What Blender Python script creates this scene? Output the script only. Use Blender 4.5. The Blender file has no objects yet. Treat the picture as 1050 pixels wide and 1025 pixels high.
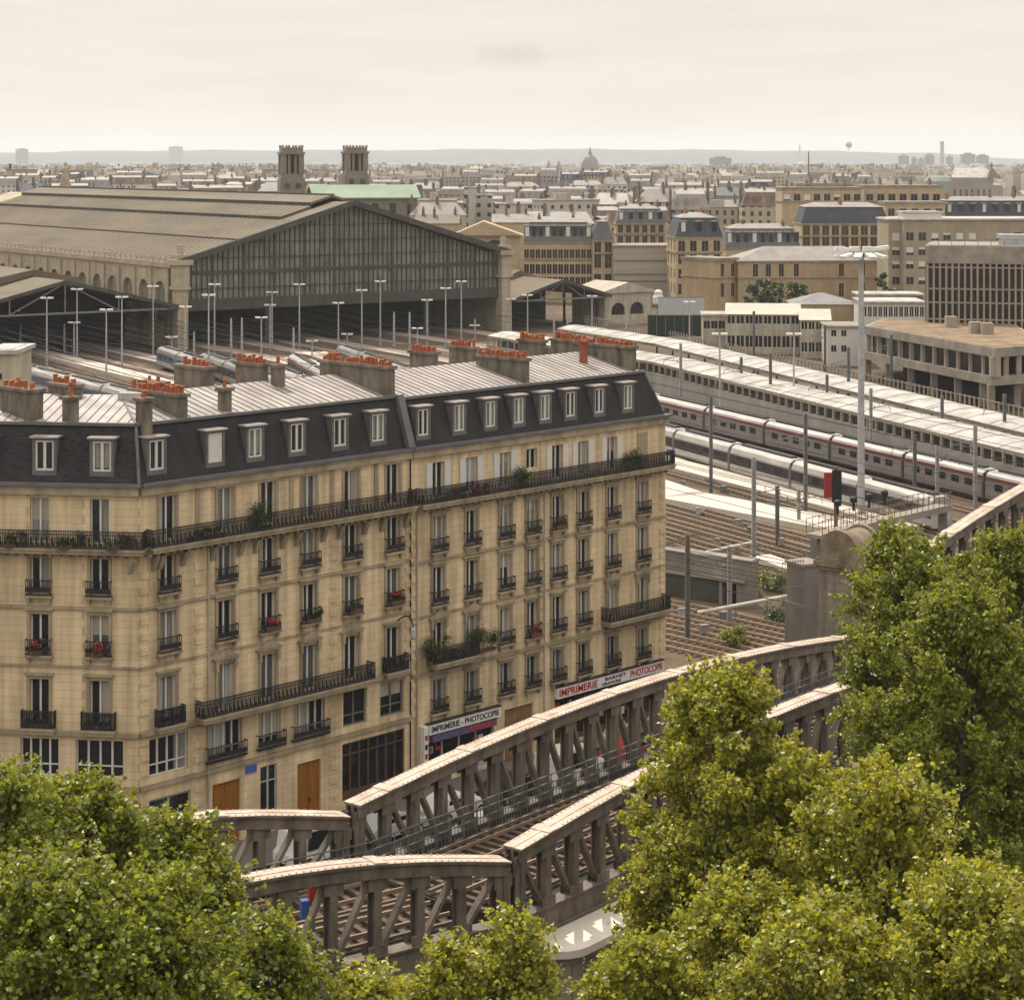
import bpy, bmesh, math, random
import numpy as np
from mathutils import Vector, Matrix
random.seed(7)
rng = np.random.default_rng(7)
SC = bpy.context.scene
COL = SC.collection
R = math.radians
# ------------------------------------------------------------------ camera, sky, sun, exposure
H, FP, CX, HY = 36.0, 2100.0, 525.0, 165.0
cam = bpy.data.cameras.new("camera"); co = bpy.data.objects.new("camera", cam); COL.objects.link(co)
co.location = (0, 0, H); co.rotation_euler = (R(90), 0, 0)
cam.sensor_width = 36; cam.lens = 72; cam.shift_y = -(512.5 - HY) / 1050
cam.clip_start = 0.5; cam.clip_end = 40000
SC.camera = co
SUN_EL, SUN_AZ = 54.0, -28.0           # azimuth: degrees right of the view axis (+y); negative = left
w = bpy.data.worlds.new("World"); SC.world = w; w.use_nodes = True
nt = w.node_tree; bg = nt.nodes["Background"]
sky = nt.nodes.new("ShaderNodeTexSky"); sky.sky_type = 'NISHITA'; sky.sun_disc = False
sky.sun_elevation = R(SUN_EL); sky.sun_rotation = R(SUN_AZ)
tc = nt.nodes.new("ShaderNodeTexCoord"); sep = nt.nodes.new("ShaderNodeSeparateXYZ")
nt.links.new(tc.outputs["Generated"], sep.inputs[0])
ramp = nt.nodes.new("ShaderNodeValToRGB")        # cloud deck, brighter towards the zenith
e = ramp.color_ramp.elements
e[0].position = 0.0; e[0].color = (8.0, 7.32, 6.5, 1)
e[1].position = 0.75; e[1].color = (17.5, 16.9, 15.6, 1)
m = ramp.color_ramp.elements.new(0.12); m.color = (8.0, 7.32, 6.45, 1)
nt.links.new(sep.outputs["Z"], ramp.inputs[0])
mp = nt.nodes.new("ShaderNodeMapping"); mp.inputs["Scale"].default_value = (5, 5, 42)
nt.links.new(tc.outputs["Generated"], mp.inputs[0])
noi = nt.nodes.new("ShaderNodeTexNoise"); noi.inputs["Scale"].default_value = 1.6; noi.inputs["Detail"].default_value = 6
noi.inputs["Roughness"].default_value = 0.55
nt.links.new(mp.outputs[0], noi.inputs["Vector"])
r2 = nt.nodes.new("ShaderNodeValToRGB"); r2.color_ramp.elements[0].position = .3; r2.color_ramp.elements[0].color = (.93, .93, .935, 1)
r2.color_ramp.elements[1].position = .62; r2.color_ramp.elements[1].color = (1.02, 1.02, 1.02, 1)
nt.links.new(noi.outputs["Fac"], r2.inputs[0])
mul = nt.nodes.new("ShaderNodeMixRGB"); mul.blend_type = 'MULTIPLY'; mul.inputs[0].default_value = 1
nt.links.new(ramp.outputs[0], mul.inputs[1]); nt.links.new(r2.outputs[0], mul.inputs[2])
# one small grey cloud, a fixed place in the sky
vm = nt.nodes.new("ShaderNodeVectorMath"); vm.operation = 'SUBTRACT'; vm.inputs[1].default_value = (0, 1, .0515); nt.links.new(tc.outputs["Generated"], vm.inputs[0])
vw = nt.nodes.new("ShaderNodeVectorMath"); vw.operation = 'MULTIPLY'; vw.inputs[1].default_value = (48, 0, 165); nt.links.new(vm.outputs[0], vw.inputs[0])
n3 = nt.nodes.new("ShaderNodeTexNoise"); n3.inputs["Scale"].default_value = 130; n3.inputs["Detail"].default_value = 5; nt.links.new(tc.outputs["Generated"], n3.inputs["Vector"])
vl = nt.nodes.new("ShaderNodeVectorMath"); vl.operation = 'LENGTH'; nt.links.new(vw.outputs[0], vl.inputs[0])
ad = nt.nodes.new("ShaderNodeMath"); ad.operation = 'MULTIPLY_ADD'; ad.inputs[1].default_value = 1.5; nt.links.new(n3.outputs["Fac"], ad.inputs[0]); nt.links.new(vl.outputs["Value"], ad.inputs[2])
r3 = nt.nodes.new("ShaderNodeMapRange"); r3.inputs[1].default_value = .9; r3.inputs[2].default_value = 1.9; r3.inputs[3].default_value = .87; r3.inputs[4].default_value = 1.0; nt.links.new(ad.outputs[0], r3.inputs[0])
m3 = nt.nodes.new("ShaderNodeVectorMath"); m3.operation = 'SCALE'; nt.links.new(mul.outputs[0], m3.inputs[0]); nt.links.new(r3.outputs[0], m3.inputs["Scale"]); mul = m3
mix = nt.nodes.new("ShaderNodeMixRGB"); mix.inputs[0].default_value = 0.94
nt.links.new(sky.outputs[0], mix.inputs[1]); nt.links.new(mul.outputs[0], mix.inputs[2])
nt.links.new(mix.outputs[0], bg.inputs[0]); bg.inputs[1].default_value = 0.1
sl = bpy.data.lights.new("sun", 'SUN'); sl.energy = 3.9; sl.angle = R(0.6); sl.color = (1, .93, .82)
so = bpy.data.objects.new("sun", sl); COL.objects.link(so)
sd = Vector((math.sin(R(SUN_AZ)) * math.cos(R(SUN_EL)), math.cos(R(SUN_AZ)) * math.cos(R(SUN_EL)), math.sin(R(SUN_EL))))
so.rotation_euler = sd.to_track_quat('Z', 'Y').to_euler(); so.location = (0, 0, 300)
vs = SC.view_settings; vs.view_transform = 'Standard'; vs.look = 'None'; vs.exposure = 0.14; vs.gamma = 1
SC.cycles.use_denoising = True
SC.cycles.max_bounces = 6; SC.cycles.diffuse_bounces = 3; SC.cycles.glossy_bounces = 3; SC.cycles.volume_bounces = 1
SC.cycles.transparent_max_bounces = 6
SC.cycles.sample_clamp_indirect = 4

# ------------------------------------------------------------------ helpers
STREET = -1.5
def P(px, py, Y): return Vector(((px - CX) / FP * Y, Y, H - (py - HY) / FP * Y))
def zy(Y): return -7.407 + .01852 * min(Y, 400.0)                   # the yard falls gently towards the boulevard
def GY(px, py, dz=0.0):                                             # point of the yard (raised by dz) seen at a pixel
    Y = (43.407 - dz) / ((py - HY) / FP + .01852)
    if Y > 400: Y = (36.0 - dz) * FP / (py - HY)
    return Vector(((px - CX) / FP * Y, Y, zy(Y) + dz))
def GZ(px, py, z): Y = (H - z) * FP / (py - HY); return Vector(((px - CX) / FP * Y, Y, z))

def lin(c):
    return tuple(((x / 255) / 12.92 if x <= 10 else ((x / 255 + .055) / 1.055) ** 2.4) for x in c)
MATS = {}
def M(name, col, rough=.85, var=.18, scale=.6, metal=0.0, bump=0.0, bscale=8.0, col2=None, stretch=None, island=0.0, spec=.3):
    if name in MATS: return MATS[name]
    m = bpy.data.materials.new(name); m.use_nodes = True; n = m.node_tree; b = n.nodes["Principled BSDF"]
    b.inputs["Roughness"].default_value = rough; b.inputs["Metallic"].default_value = metal
    b.inputs["Specular IOR Level"].default_value = spec
    t = n.nodes.new("ShaderNodeTexCoord"); no = n.nodes.new("ShaderNodeTexNoise")
    no.inputs["Scale"].default_value = scale; no.inputs["Detail"].default_value = 7; no.inputs["Roughness"].default_value = .65
    src = t.outputs["Object"]
    if stretch:
        mp = n.nodes.new("ShaderNodeMapping"); mp.inputs["Scale"].default_value = stretch
        n.links.new(src, mp.inputs[0]); src = mp.outputs[0]
    n.links.new(src, no.inputs["Vector"])
    rp = n.nodes.new("ShaderNodeValToRGB"); n.links.new(no.outputs["Fac"], rp.inputs[0])
    c2 = col2 or tuple(min(1, c * (1 + var)) for c in col)
    rp.color_ramp.elements[0].position = .3; rp.color_ramp.elements[1].position = .7
    rp.color_ramp.elements[0].color = (*[c * (1 - var) for c in col], 1); rp.color_ramp.elements[1].color = (*c2, 1)
    out = rp.outputs[0]
    if island:
        g = n.nodes.new("ShaderNodeNewGeometry"); hs = n.nodes.new("ShaderNodeHueSaturation")
        mr = n.nodes.new("ShaderNodeMapRange"); mr.inputs[3].default_value = 1 - island; mr.inputs[4].default_value = 1 + island
        n.links.new(g.outputs["Random Per Island"], mr.inputs[0]); n.links.new(mr.outputs[0], hs.inputs["Value"])
        n.links.new(out, hs.inputs["Color"]); out = hs.outputs[0]
    n.links.new(out, b.inputs["Base Color"])
    if bump:
        bn = n.nodes.new("ShaderNodeTexNoise"); bn.inputs["Scale"].default_value = bscale; bn.inputs["Detail"].default_value = 4
        n.links.new(t.outputs["Object"], bn.inputs["Vector"])
        bp = n.nodes.new("ShaderNodeBump"); bp.inputs["Strength"].default_value = bump; bp.inputs["Distance"].default_value = .1
        n.links.new(bn.outputs["Fac"], bp.inputs["Height"]); n.links.new(bp.outputs[0], b.inputs["Normal"])
    MATS[name] = m; return m
def ashlar(name, col, bw=1.0, bh=.42, mortar=.02, dark=.62, streak=.25):
    """dressed stone laid in courses: local x along the wall, z up"""
    m = M(name, col, .9, .22, .3, col2=tuple(min(1, c * 1.08) for c in col)); n = m.node_tree; b = n.nodes["Principled BSDF"]
    t = n.nodes.new("ShaderNodeTexCoord"); s = n.nodes.new("ShaderNodeSeparateXYZ"); a = n.nodes.new("ShaderNodeMath"); c = n.nodes.new("ShaderNodeCombineXYZ")
    n.links.new(t.outputs["Object"], s.inputs[0]); n.links.new(s.outputs[0], a.inputs[0]); n.links.new(s.outputs[1], a.inputs[1])
    n.links.new(a.outputs[0], c.inputs[0]); n.links.new(s.outputs[2], c.inputs[1])
    br = n.nodes.new("ShaderNodeTexBrick"); n.links.new(c.outputs[0], br.inputs["Vector"])
    br.inputs["Scale"].default_value = 1; br.inputs["Brick Width"].default_value = bw; br.inputs["Row Height"].default_value = bh
    br.inputs["Mortar Size"].default_value = mortar; br.inputs["Color1"].default_value = (1, 1, 1, 1); br.inputs["Color2"].default_value = (.9, .89, .86, 1)
    br.inputs["Mortar"].default_value = (dark, dark * .95, dark * .85, 1)
    old = b.inputs["Base Color"].links[0].from_socket
    mx = n.nodes.new("ShaderNodeMixRGB"); mx.blend_type = 'MULTIPLY'; mx.inputs[0].default_value = 1
    n.links.new(old, mx.inputs[1]); n.links.new(br.outputs["Color"], mx.inputs[2])
    no = n.nodes.new("ShaderNodeTexNoise"); no.inputs["Scale"].default_value = 1; no.inputs["Detail"].default_value = 5   # rain streaks
    mp = n.nodes.new("ShaderNodeMapping"); mp.inputs["Scale"].default_value = (1.6, 1.6, .12); n.links.new(t.outputs["Object"], mp.inputs[0]); n.links.new(mp.outputs[0], no.inputs["Vector"])
    rp = n.nodes.new("ShaderNodeValToRGB"); rp.color_ramp.elements[0].position = .3; rp.color_ramp.elements[0].color = (1 - streak, 1 - streak, 1 - streak, 1)
    rp.color_ramp.elements[1].position = .6; n.links.new(no.outputs["Fac"], rp.inputs[0])
    m2 = n.nodes.new("ShaderNodeMixRGB"); m2.blend_type = 'MULTIPLY'; m2.inputs[0].default_value = 1
    n.links.new(mx.outputs[0], m2.inputs[1]); n.links.new(rp.outputs[0], m2.inputs[2]); n.links.new(m2.outputs[0], b.inputs["Base Color"])
    return m
def winwall(name, col, pw=2.9, ph=3.1, ww=.4, wh=.56, wcol=(.05, .05, .055)):
    """distant wall with small openings as a pattern of its surface"""
    m = M(name, col, .9, .14, .2); n = m.node_tree; b = n.nodes["Principled BSDF"]
    t = n.nodes.new("ShaderNodeTexCoord"); s = n.nodes.new("ShaderNodeSeparateXYZ"); n.links.new(t.outputs["Object"], s.inputs[0])
    def math_(op, a, v=None, b2=None):
        k = n.nodes.new("ShaderNodeMath"); k.operation = op
        n.links.new(a, k.inputs[0])
        if v is not None: k.inputs[1].default_value = v
        if b2 is not None: n.links.new(b2, k.inputs[1])
        return k.outputs[0]
    x = math_('ADD', s.outputs[0], b2=s.outputs[1])
    fx = math_('FRACT', math_('DIVIDE', x, pw)); fz = math_('FRACT', math_('DIVIDE', s.outputs[2], ph))
    k = math_('MULTIPLY', math_('LESS_THAN', fx, ww), b2=math_('LESS_THAN', fz, wh))
    g = n.nodes.new("ShaderNodeNewGeometry"); s2 = n.nodes.new("ShaderNodeSeparateXYZ"); n.links.new(g.outputs["Normal"], s2.inputs[0])
    k = math_('MULTIPLY', k, b2=math_('LESS_THAN', math_('ABSOLUTE', s2.outputs[2]), .3))
    old = b.inputs["Base Color"].links[0].from_socket
    mx = n.nodes.new("ShaderNodeMixRGB"); n.links.new(k, mx.inputs[0]); n.links.new(old, mx.inputs[1]); mx.inputs[2].default_value = (*wcol, 1)
    n.links.new(mx.outputs[0], b.inputs["Base Color"]); return m

class MB:
    def __init__(s): s.v = []; s.f = []; s.m = []
    def q(s, *pts, m=0):
        i = len(s.v); s.v += [tuple(p) for p in pts]; s.f.append(tuple(range(i, i + len(pts)))); s.m.append(m); return s
    def box(s, x0, x1, y0, y1, z0, z1, m=0):
        i = len(s.v)
        s.v += [(x0, y0, z0), (x1, y0, z0), (x1, y1, z0), (x0, y1, z0), (x0, y0, z1), (x1, y0, z1), (x1, y1, z1), (x0, y1, z1)]
        for f in ((0, 3, 2, 1), (4, 5, 6, 7), (0, 1, 5, 4), (1, 2, 6, 5), (2, 3, 7, 6), (3, 0, 4, 7)):
            s.f.append(tuple(i + k for k in f)); s.m.append(m)
        return s
    def prism(s, lo, hi, m=0):                       # two rings of equal count, closed
        i = len(s.v); n = len(lo); s.v += [tuple(p) for p in lo] + [tuple(p) for p in hi]
        for k in range(n):
            j = (k + 1) % n; s.f.append((i + k, i + j, i + n + j, i + n + k)); s.m.append(m)
        s.f.append(tuple(i + n - 1 - k for k in range(n))); s.f.append(tuple(i + n + k for k in range(n))); s.m += [m, m]
        return s
    def bar(s, p, q, w, h, up=(0, 0, 1), m=0):       # rectangular bar from p to q, w sideways, h along 'up'
        p, q = Vector(p), Vector(q); d = (q - p).normalized(); u = Vector(up)
        if abs(d.dot(u)) > .98: u = Vector((1, 0, 0))
        sx = d.cross(u).normalized() * (w / 2); sz = sx.cross(d).normalized() * (h / 2)
        return s.prism([p - sx - sz, p + sx - sz, p + sx + sz, p - sx + sz], [q - sx - sz, q + sx - sz, q + sx + sz, q - sx + sz], m)
    def tube(s, p, q, r0, r1=None, n=8, m=0):
        p, q = Vector(p), Vector(q); r1 = r0 if r1 is None else r1; d = (q - p).normalized()
        a = d.cross(Vector((0, 0, 1)) if abs(d.z) < .9 else Vector((1, 0, 0))).normalized(); b = d.cross(a)
        c = [(math.cos(2 * math.pi * k / n), math.sin(2 * math.pi * k / n)) for k in range(n)]
        return s.prism([p + (a * x + b * y) * r0 for x, y in c], [q + (a * x + b * y) * r1 for x, y in c], m)
    def lathe(s, prof, cx=0, cy=0, n=12, m=0):
        i = len(s.v); k = len(prof)
        for r, z in prof:
            for a in range(n): s.v.append((cx + r * math.cos(2 * math.pi * a / n), cy + r * math.sin(2 * math.pi * a / n), z))
        for j in range(k - 1):
            for a in range(n):
                b = (a + 1) % n; s.f.append((i + j * n + a, i + j * n + b, i + (j + 1) * n + b, i + (j + 1) * n + a)); s.m.append(m)
        s.f.append(tuple(i + (k - 1) * n + a for a in range(n))); s.m.append(m)
        s.f.append(tuple(i + n - 1 - a for a in range(n))); s.m.append(m)
        return s
    def mesh(s, name, mats):
        me = bpy.data.meshes.new(name); me.from_pydata(s.v, [], s.f)
        if not isinstance(mats, (list, tuple)): mats = [mats]
        for x in mats: me.materials.append(x)
        if len(mats) > 1: me.polygons.foreach_set('material_index', s.m)
        bm = bmesh.new(); bm.from_mesh(me); bmesh.ops.recalc_face_normals(bm, faces=bm.faces); bm.to_mesh(me); bm.free()
        return me
    def build(s, name, mats, parent=None, loc=(0, 0, 0), rz=0.0, smooth=False):
        me = s.mesh(name, mats)
        if smooth: me.polygons.foreach_set('use_smooth', [True] * len(me.polygons)); me.set_sharp_from_angle(angle=R(40))
        return put(name, me, parent, loc, rz)
def put(name, me, parent=None, loc=(0, 0, 0), rz=0.0):
    o = bpy.data.objects.new(name, me); COL.objects.link(o); o.location = loc; o.rotation_euler = (0, 0, rz)
    if parent is not None: o.parent = parent
    return o
LABELS = {}
def tag(o, label, cat, group=None, kind=None):
    if label:
        n = len(label.split())
        if not 4 <= n <= 16: print("LABEL LENGTH", n, label)
        if label in LABELS: print("DUP LABEL", label)
        LABELS[label] = 1; o['label'] = label
    if cat: o['category'] = cat
    if group: o['group'] = group
    if kind: o['kind'] = kind
    return o
def thing(name, label, cat, loc=(0, 0, 0), rz=0.0, group=None):
    o = bpy.data.objects.new(name, None); COL.objects.link(o); o.location = loc; o.rotation_euler = (0, 0, rz); o.empty_display_size = .5
    return tag(o, label, cat, group)
def copy_tree(o, parent=None):
    c = o.copy(); COL.objects.link(c)
    if parent is not None: c.parent = parent
    for ch in o.children: copy_tree(ch, c)
    return c
ORD = ['first', 'second', 'third', 'fourth', 'fifth', 'sixth', 'seventh', 'eighth', 'ninth', 'tenth', 'eleventh', 'twelfth', 'thirteenth',
       'fourteenth', 'fifteenth', 'sixteenth', 'seventeenth', 'eighteenth', 'nineteenth', 'twentieth'] + [f'twenty-{x}' for x in
       ('first', 'second', 'third', 'fourth', 'fifth', 'sixth', 'seventh', 'eighth', 'ninth')] + ['thirtieth'] + [f'thirty-{x}' for x in
       ('first', 'second', 'third', 'fourth', 'fifth', 'sixth', 'seventh', 'eighth', 'ninth')] + ['fortieth'] + [f'{t}-{x}' for t in ('forty', 'fifty') for x in ('first', 'second', 'third', 'fourth', 'fifth', 'sixth', 'seventh', 'eighth', 'ninth')]

# ------------------------------------------------------------------ materials
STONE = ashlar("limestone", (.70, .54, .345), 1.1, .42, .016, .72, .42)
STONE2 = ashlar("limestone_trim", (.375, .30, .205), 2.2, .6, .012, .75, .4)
STONED = ashlar("limestone_dull", (.52, .42, .28))
STATION = ashlar("station_stone", (.40, .34, .255), 1.6, .6, .02, .75, .2)
CHURCH = ashlar("church_stone", (.21, .18, .14), 1.6, .6, .02, .75, .2)
PALE = ashlar("pale_render", (.44, .39, .315), 3, 1.5, .01, .85, .3)
SLATE = ashlar("slate", (.042, .038, .042), .3, .16, .02, .5, .3)
ZINC = M("zinc", (.29, .245, .22), .6, .3, .9, 0.0, stretch=(1, .35, 1), col2=(.42, .365, .33))
ZINCD = M("weathered_zinc", (.115, .11, .11), .6, .2, .8, .1)
ZGREY = M("grey_zinc_roof", (.20, .178, .16), .6, .25, .3, island=.2)
WHITE = M("white_paint", (.54, .51, .465), .6, .1, 2)
GREYP = M("grey_paint", (.33, .34, .33), .6, .12, 2)
IRON = M("black_iron", (.022, .021, .022), .6, .3, 3)
POT = M("terracotta", (.29, .092, .038), .9, .5, 3, island=.5)
POTF = M("far_terracotta", (.13, .07, .05), .9, .3, 1, island=.4)
STUCCO = M("chimney_stucco", (.105, .09, .07), .95, .5, 1.6, stretch=(1, 1, .3), bump=.3, col2=(.215, .185, .145))
GLASS = M("dark_glass", (.018, .018, .02), .12, .4, .6, spec=.5)
REFL = M("sky_toned_glass", (.085, .09, .095), .1, .5, .5, spec=.8)  # grey-blue base colour stands in for reflected sky
CURTAIN = M("curtained_glass", (.20, .19, .165), .35, .35, 2, stretch=(4, 1, .3))
SHUT = M("shutter_paint", (.50, .49, .47), .7, .1, 3)
DOOR = M("varnished_oak", (.24, .092, .016), .5, .3, 2, stretch=(5, 1, .4))
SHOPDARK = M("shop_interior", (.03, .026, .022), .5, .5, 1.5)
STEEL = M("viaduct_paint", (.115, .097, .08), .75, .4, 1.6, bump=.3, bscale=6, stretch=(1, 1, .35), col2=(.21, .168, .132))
STEELT = M("viaduct_paint_sunlit", (.40, .295, .225), .8, .3, .9, col2=(.56, .45, .37))  # viaduct paint made paler for sunlit tops, with pinkish rusty tones
DECKM = M("deck_timber", (.032, .026, .022), .95, .4, 1.5, bump=.4)
RAIL = M("rail_steel", (.30, .215, .15), .45, .2, 1, .3)
RUST = M("rusty_rail", (.14, .09, .06), .7, .3, 2)
SLEEP = M("sleeper_wood", (.095, .068, .046), .95, .3, 2)
BALLAST = M("ballast", (.072, .05, .033), .98, .4, .12, bump=.8, bscale=2.5, col2=(.145, .10, .064))
ASPH = M("asphalt", (.042, .039, .036), .95, .3, .3, bump=.2)
PAVE = M("pavement", (.12, .105, .09), .95, .2, .5)
PLATF = M("platform_paving", (.50, .42, .35), .9, .16, .25, col2=(.60, .52, .44))
PLATR = M("platform_paving_pink", (.26, .20, .165), .9, .16, .25)
CONC = M("concrete", (.235, .20, .165), .92, .3, .35, bump=.3, col2=(.31, .275, .23))
CONCD = M("stained_concrete", (.20, .175, .15), .95, .4, .3, stretch=(1, 1, .35))
CONCM = M("pale_concrete", (.27, .23, .185), .92, .18, .3)
GRAVEL = M("roof_gravel", (.17, .115, .07), .98, .4, .25, col2=(.27, .19, .12))
CANOPY = M("white_canopy", (.31, .285, .26), .75, .35, .35, col2=(.48, .445, .405))
GALV = M("galvanised_steel", (.36, .36, .36), .5, .2, 1, .3)
GALVD = M("dull_steel", (.16, .16, .16), .6, .25, 1, .2)
LAMP = M("lamp_housing", (.62, .60, .56), .5, .1, 2)
SHEDGLASS = M("shed_glazing", (.14, .147, .115), .45, .5, .6, stretch=(1, 1, .3), col2=(.25, .25, .205))
SHEDROOF = M("shed_roof", (.125, .096, .064), .85, .25, .12, stretch=(1, .3, 1), col2=(.165, .13, .09))
SHEDDARK = M("shed_iron", (.055, .054, .045), .8, .3, .5)
INNER = M("unlit_interior", (.02, .019, .017), .95, .3, .5)  # near-black colour stands in for shade inside openings
TRAINW = M("train_white", (.30, .285, .265), .5, .25, .6, stretch=(.3, 1, 1), col2=(.42, .395, .365))
TRAINS = M("train_silver", (.27, .255, .245), .4, .2, .6, .3, stretch=(.3, 1, 1))
TRAINR = M("train_red", (.20, .04, .04), .4, .1, .5)
TRAINB = M("train_blue", (.06, .09, .2), .4, .1, .5)
TRAIND = M("train_dark", (.03, .027, .028), .7, .2, .5)
COPPER = M("green_copper", (.17, .225, .155), .7, .2, .1)
CREAMW = winwall("cream_facade", (.37, .31, .23)); GREYW = winwall("grey_facade", (.25, .23, .20)); OCHREW = winwall("ochre_facade", (.36, .27, .165))
WHITEW = winwall("white_facade", (.42, .385, .335), 3.4, 3.0, .35, .45)
WOOD = M("bark", (.085, .065, .045), .95, .4, 3, bump=.5)
HILL = M("wooded_hill", (.018, .026, .026), 1, .5, .004)
RED = M("red_paint", (.28, .03, .025), .6, .1, 1); BLUE = M("blue_paint", (.05, .1, .35), .6, .1, 1)
BLACKP = M("black_paint", (.02, .02, .02), .6, .1, 1)

# ------------------------------------------------------------------ facade with real openings (local x along, y inward, z up)
def facade(mb, L, z0, z1, openings, reveal=.28, x0=0.0, m=0):
    xs = sorted({x0, L, *[o[0] for o in openings], *[o[1] for o in openings]}); zs = sorted({z0, z1, *[o[2] for o in openings], *[o[3] for o in openings]})
    for i in range(len(xs) - 1):
        run = None
        for k in range(len(zs)):
            solid = False
            if k < len(zs) - 1:
                cx, cz = (xs[i] + xs[i + 1]) / 2, (zs[k] + zs[k + 1]) / 2
                solid = not any(o[0] < cx < o[1] and o[2] < cz < o[3] for o in openings)
            if solid and run is None: run = zs[k]
            if not solid and run is not None:
                mb.q((xs[i], 0, run), (xs[i + 1], 0, run), (xs[i + 1], 0, zs[k]), (xs[i], 0, zs[k]), m=m); run = None
    for a, b, c, d in openings:
        r = reveal
        mb.q((a, 0, c), (a, r, c), (a, r, d), (a, 0, d), m=m); mb.q((b, 0, c), (b, 0, d), (b, r, d), (b, r, c), m=m)
        mb.q((a, 0, c), (b, 0, c), (b, r, c), (a, r, c), m=m); mb.q((a, 0, d), (a, r, d), (b, r, d), (b, 0, d), m=m)
    return mb
WIN = {}
def window_mesh(w, h, n=2, transom=0.0, t=.07, fm=WHITE, open_=0):
    """frame mesh; origin at bottom centre, y into the room"""
    k = ('f', round(w, 2), round(h, 2), n, transom, t, fm.name, open_)
    if k in WIN: return WIN[k]
    b = MB(); x = w / 2
    b.box(-x, -x + t, -.03, .05, 0, h); b.box(x - t, x, -.03, .05, 0, h); b.box(-x + t, x - t, -.03, .05, 0, t); b.box(-x + t, x - t, -.03, .05, h - t, h)
    for i in range(1, n):
        c = -x + w * i / n; b.box(c - t * .75, c + t * .75, -.032, .045, t, h - t)
    if transom: b.box(-x + t, x - t, -.028, .04, h * transom - t / 2, h * transom + t / 2)
    if open_:                                                         # one leaf swung inwards
        s = 1 if open_ > 0 else -1
        b.bar((s * (x - .03), .05, h / 2), (s * (x - .10), .42, h / 2), .05, h - .1, m=0)
    WIN[k] = b.mesh('window', fm); return WIN[k]
def pane_mesh(w, h, mat):
    k = ('p', round(w, 2), round(h, 2), mat.name)
    if k not in WIN: WIN[k] = MB().box(-w / 2, w / 2, .06, .09, 0, h).mesh('pane', mat)
    return WIN[k]
def railing_mesh(L, h=.95, step=.095, posts=0.0):
    k = ('r', round(L, 2), h, step)
    if k in WIN: return WIN[k]
    b = MB(); b.box(0, L, -.025, .025, h - .05, h); b.box(0, L, -.02, .02, .08, .12); b.box(0, L, -.02, .02, h - .22, h - .18)
    n = max(2, int(L / step))
    for i in range(n + 1):
        x = L * i / n; b.box(x - .017, x + .017, -.015, .015, 0, h - .05)
    for i in range(n):                                                # scrollwork filling, read as small rings
        if i % 3 < 2: b.box(L * (i + .1) / n, L * (i + .9) / n, -.008, .008, h * .14, h * .30 if i % 3 else h * .62)
    WIN[k] = b.mesh('railing', IRON); return WIN[k]
def balconet_mesh(w, h=.85):
    k = ('b', round(w, 2), h)
    if k in WIN: return WIN[k]
    b = MB(); x = w / 2; d = .28
    b.box(-x, x, -d - .02, -d + .02, h - .05, h); b.box(-x, x, -d - .02, -d + .02, .04, .09); b.box(-x, x, -d, 0, .0, .03)
    for s in (-x, x): b.box(s - .02, s + .02, -d, 0, h - .05, h); b.box(s - .02, s + .02, -d, 0, .04, .09)
    n = int(w / .11)
    for i in range(n + 1):
        c = -x + w * i / n; b.box(c - .014, c + .014, -d - .012, -d + .012, .05, h)
    for i in range(n): b.box(-x + w * (i + .15) / n, -x + w * (i + .85) / n, -d - .008, -d + .008, h * .25, h * .55)
    WIN[k] = b.mesh('balconet', IRON); return WIN[k]
# ------------------------------------------------------------------ ground, street, yard
def sheet(name, pts, mat, kind='structure'):
    return tag(MB().q(*pts).build(name, mat), None, None, kind=kind)
CITYG = M("city_ground", (.16, .15, .14), 1, .3, .01)
g = MB(); g.q((-9000, -400, -9), (9000, -400, -9), (9000, 14500, -9), (-9000, 14500, -9)); tag(g.build("ground", CITYG), None, None, kind='structure')
# boulevard: from beyond the near trees to the parapet above the tracks
PAR0 = Vector((11.6, 140.6, 0)); PDIR = Vector((.633, .774, 0))
PARL = 100.0
p1 = PAR0 + PDIR * PARL
b = MB()
lo = [(-90, 25), (75, 25), (90, 205), (p1.x, p1.y), (PAR0.x, PAR0.y), (-70, 141)]
b.prism([(x, y, -7.2) for x, y in lo], [(x, y, STREET) for x, y in lo]); tag(b.build("boulevard", ASPH), None, None, kind='structure')
# yard, falling towards the boulevard; flat beyond the sheds
b = MB()
ys = [136, 400, 900]; zs = [zy(136), 0, 0]
for i in range(2): b.q((-260, ys[i], zs[i]), (190, ys[i], zs[i]), (190, ys[i + 1], zs[i + 1]), (-260, ys[i + 1], zs[i + 1]))
tag(b.build("railway_yard", BALLAST), None, None, kind='structure')
# wooded hills on the horizon
b = MB(); N = 90
def ridge(t):
    px = -400 + 1850 * t
    base = np.interp(px, [-400, 0, 150, 420, 520, 700, 860, 960, 1050, 1450], [158, 156.5, 154.5, 154, 153, 153.5, 155, 157, 163, 166])
    return px, base + .5 * math.sin(px * .05) + .35 * math.sin(px * .13 + 1) + .2 * math.sin(px * .31)
for i in range(N):
    a, c = ridge(i / N), ridge((i + 1) / N)
    f0, f1 = P(a[0], 171, 10800), P(c[0], 171, 10800); m0, m1 = P(a[0], a[1] + 4, 12300), P(c[0], c[1] + 4, 12300); t0, t1 = P(a[0], a[1], 13300), P(c[0], c[1], 13300)
    f0.z = f1.z = -8.9
    b.q(f0, f1, m1, m0); b.q(m0, m1, t1, t0)
    k0, k1 = t0.copy(), t1.copy(); k0.y = k1.y = 14200; k0.z = k1.z = -8.9; b.q(t0, t1, k1, k0)
tag(b.build("hills", HILL), None, None, kind='structure')

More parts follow.
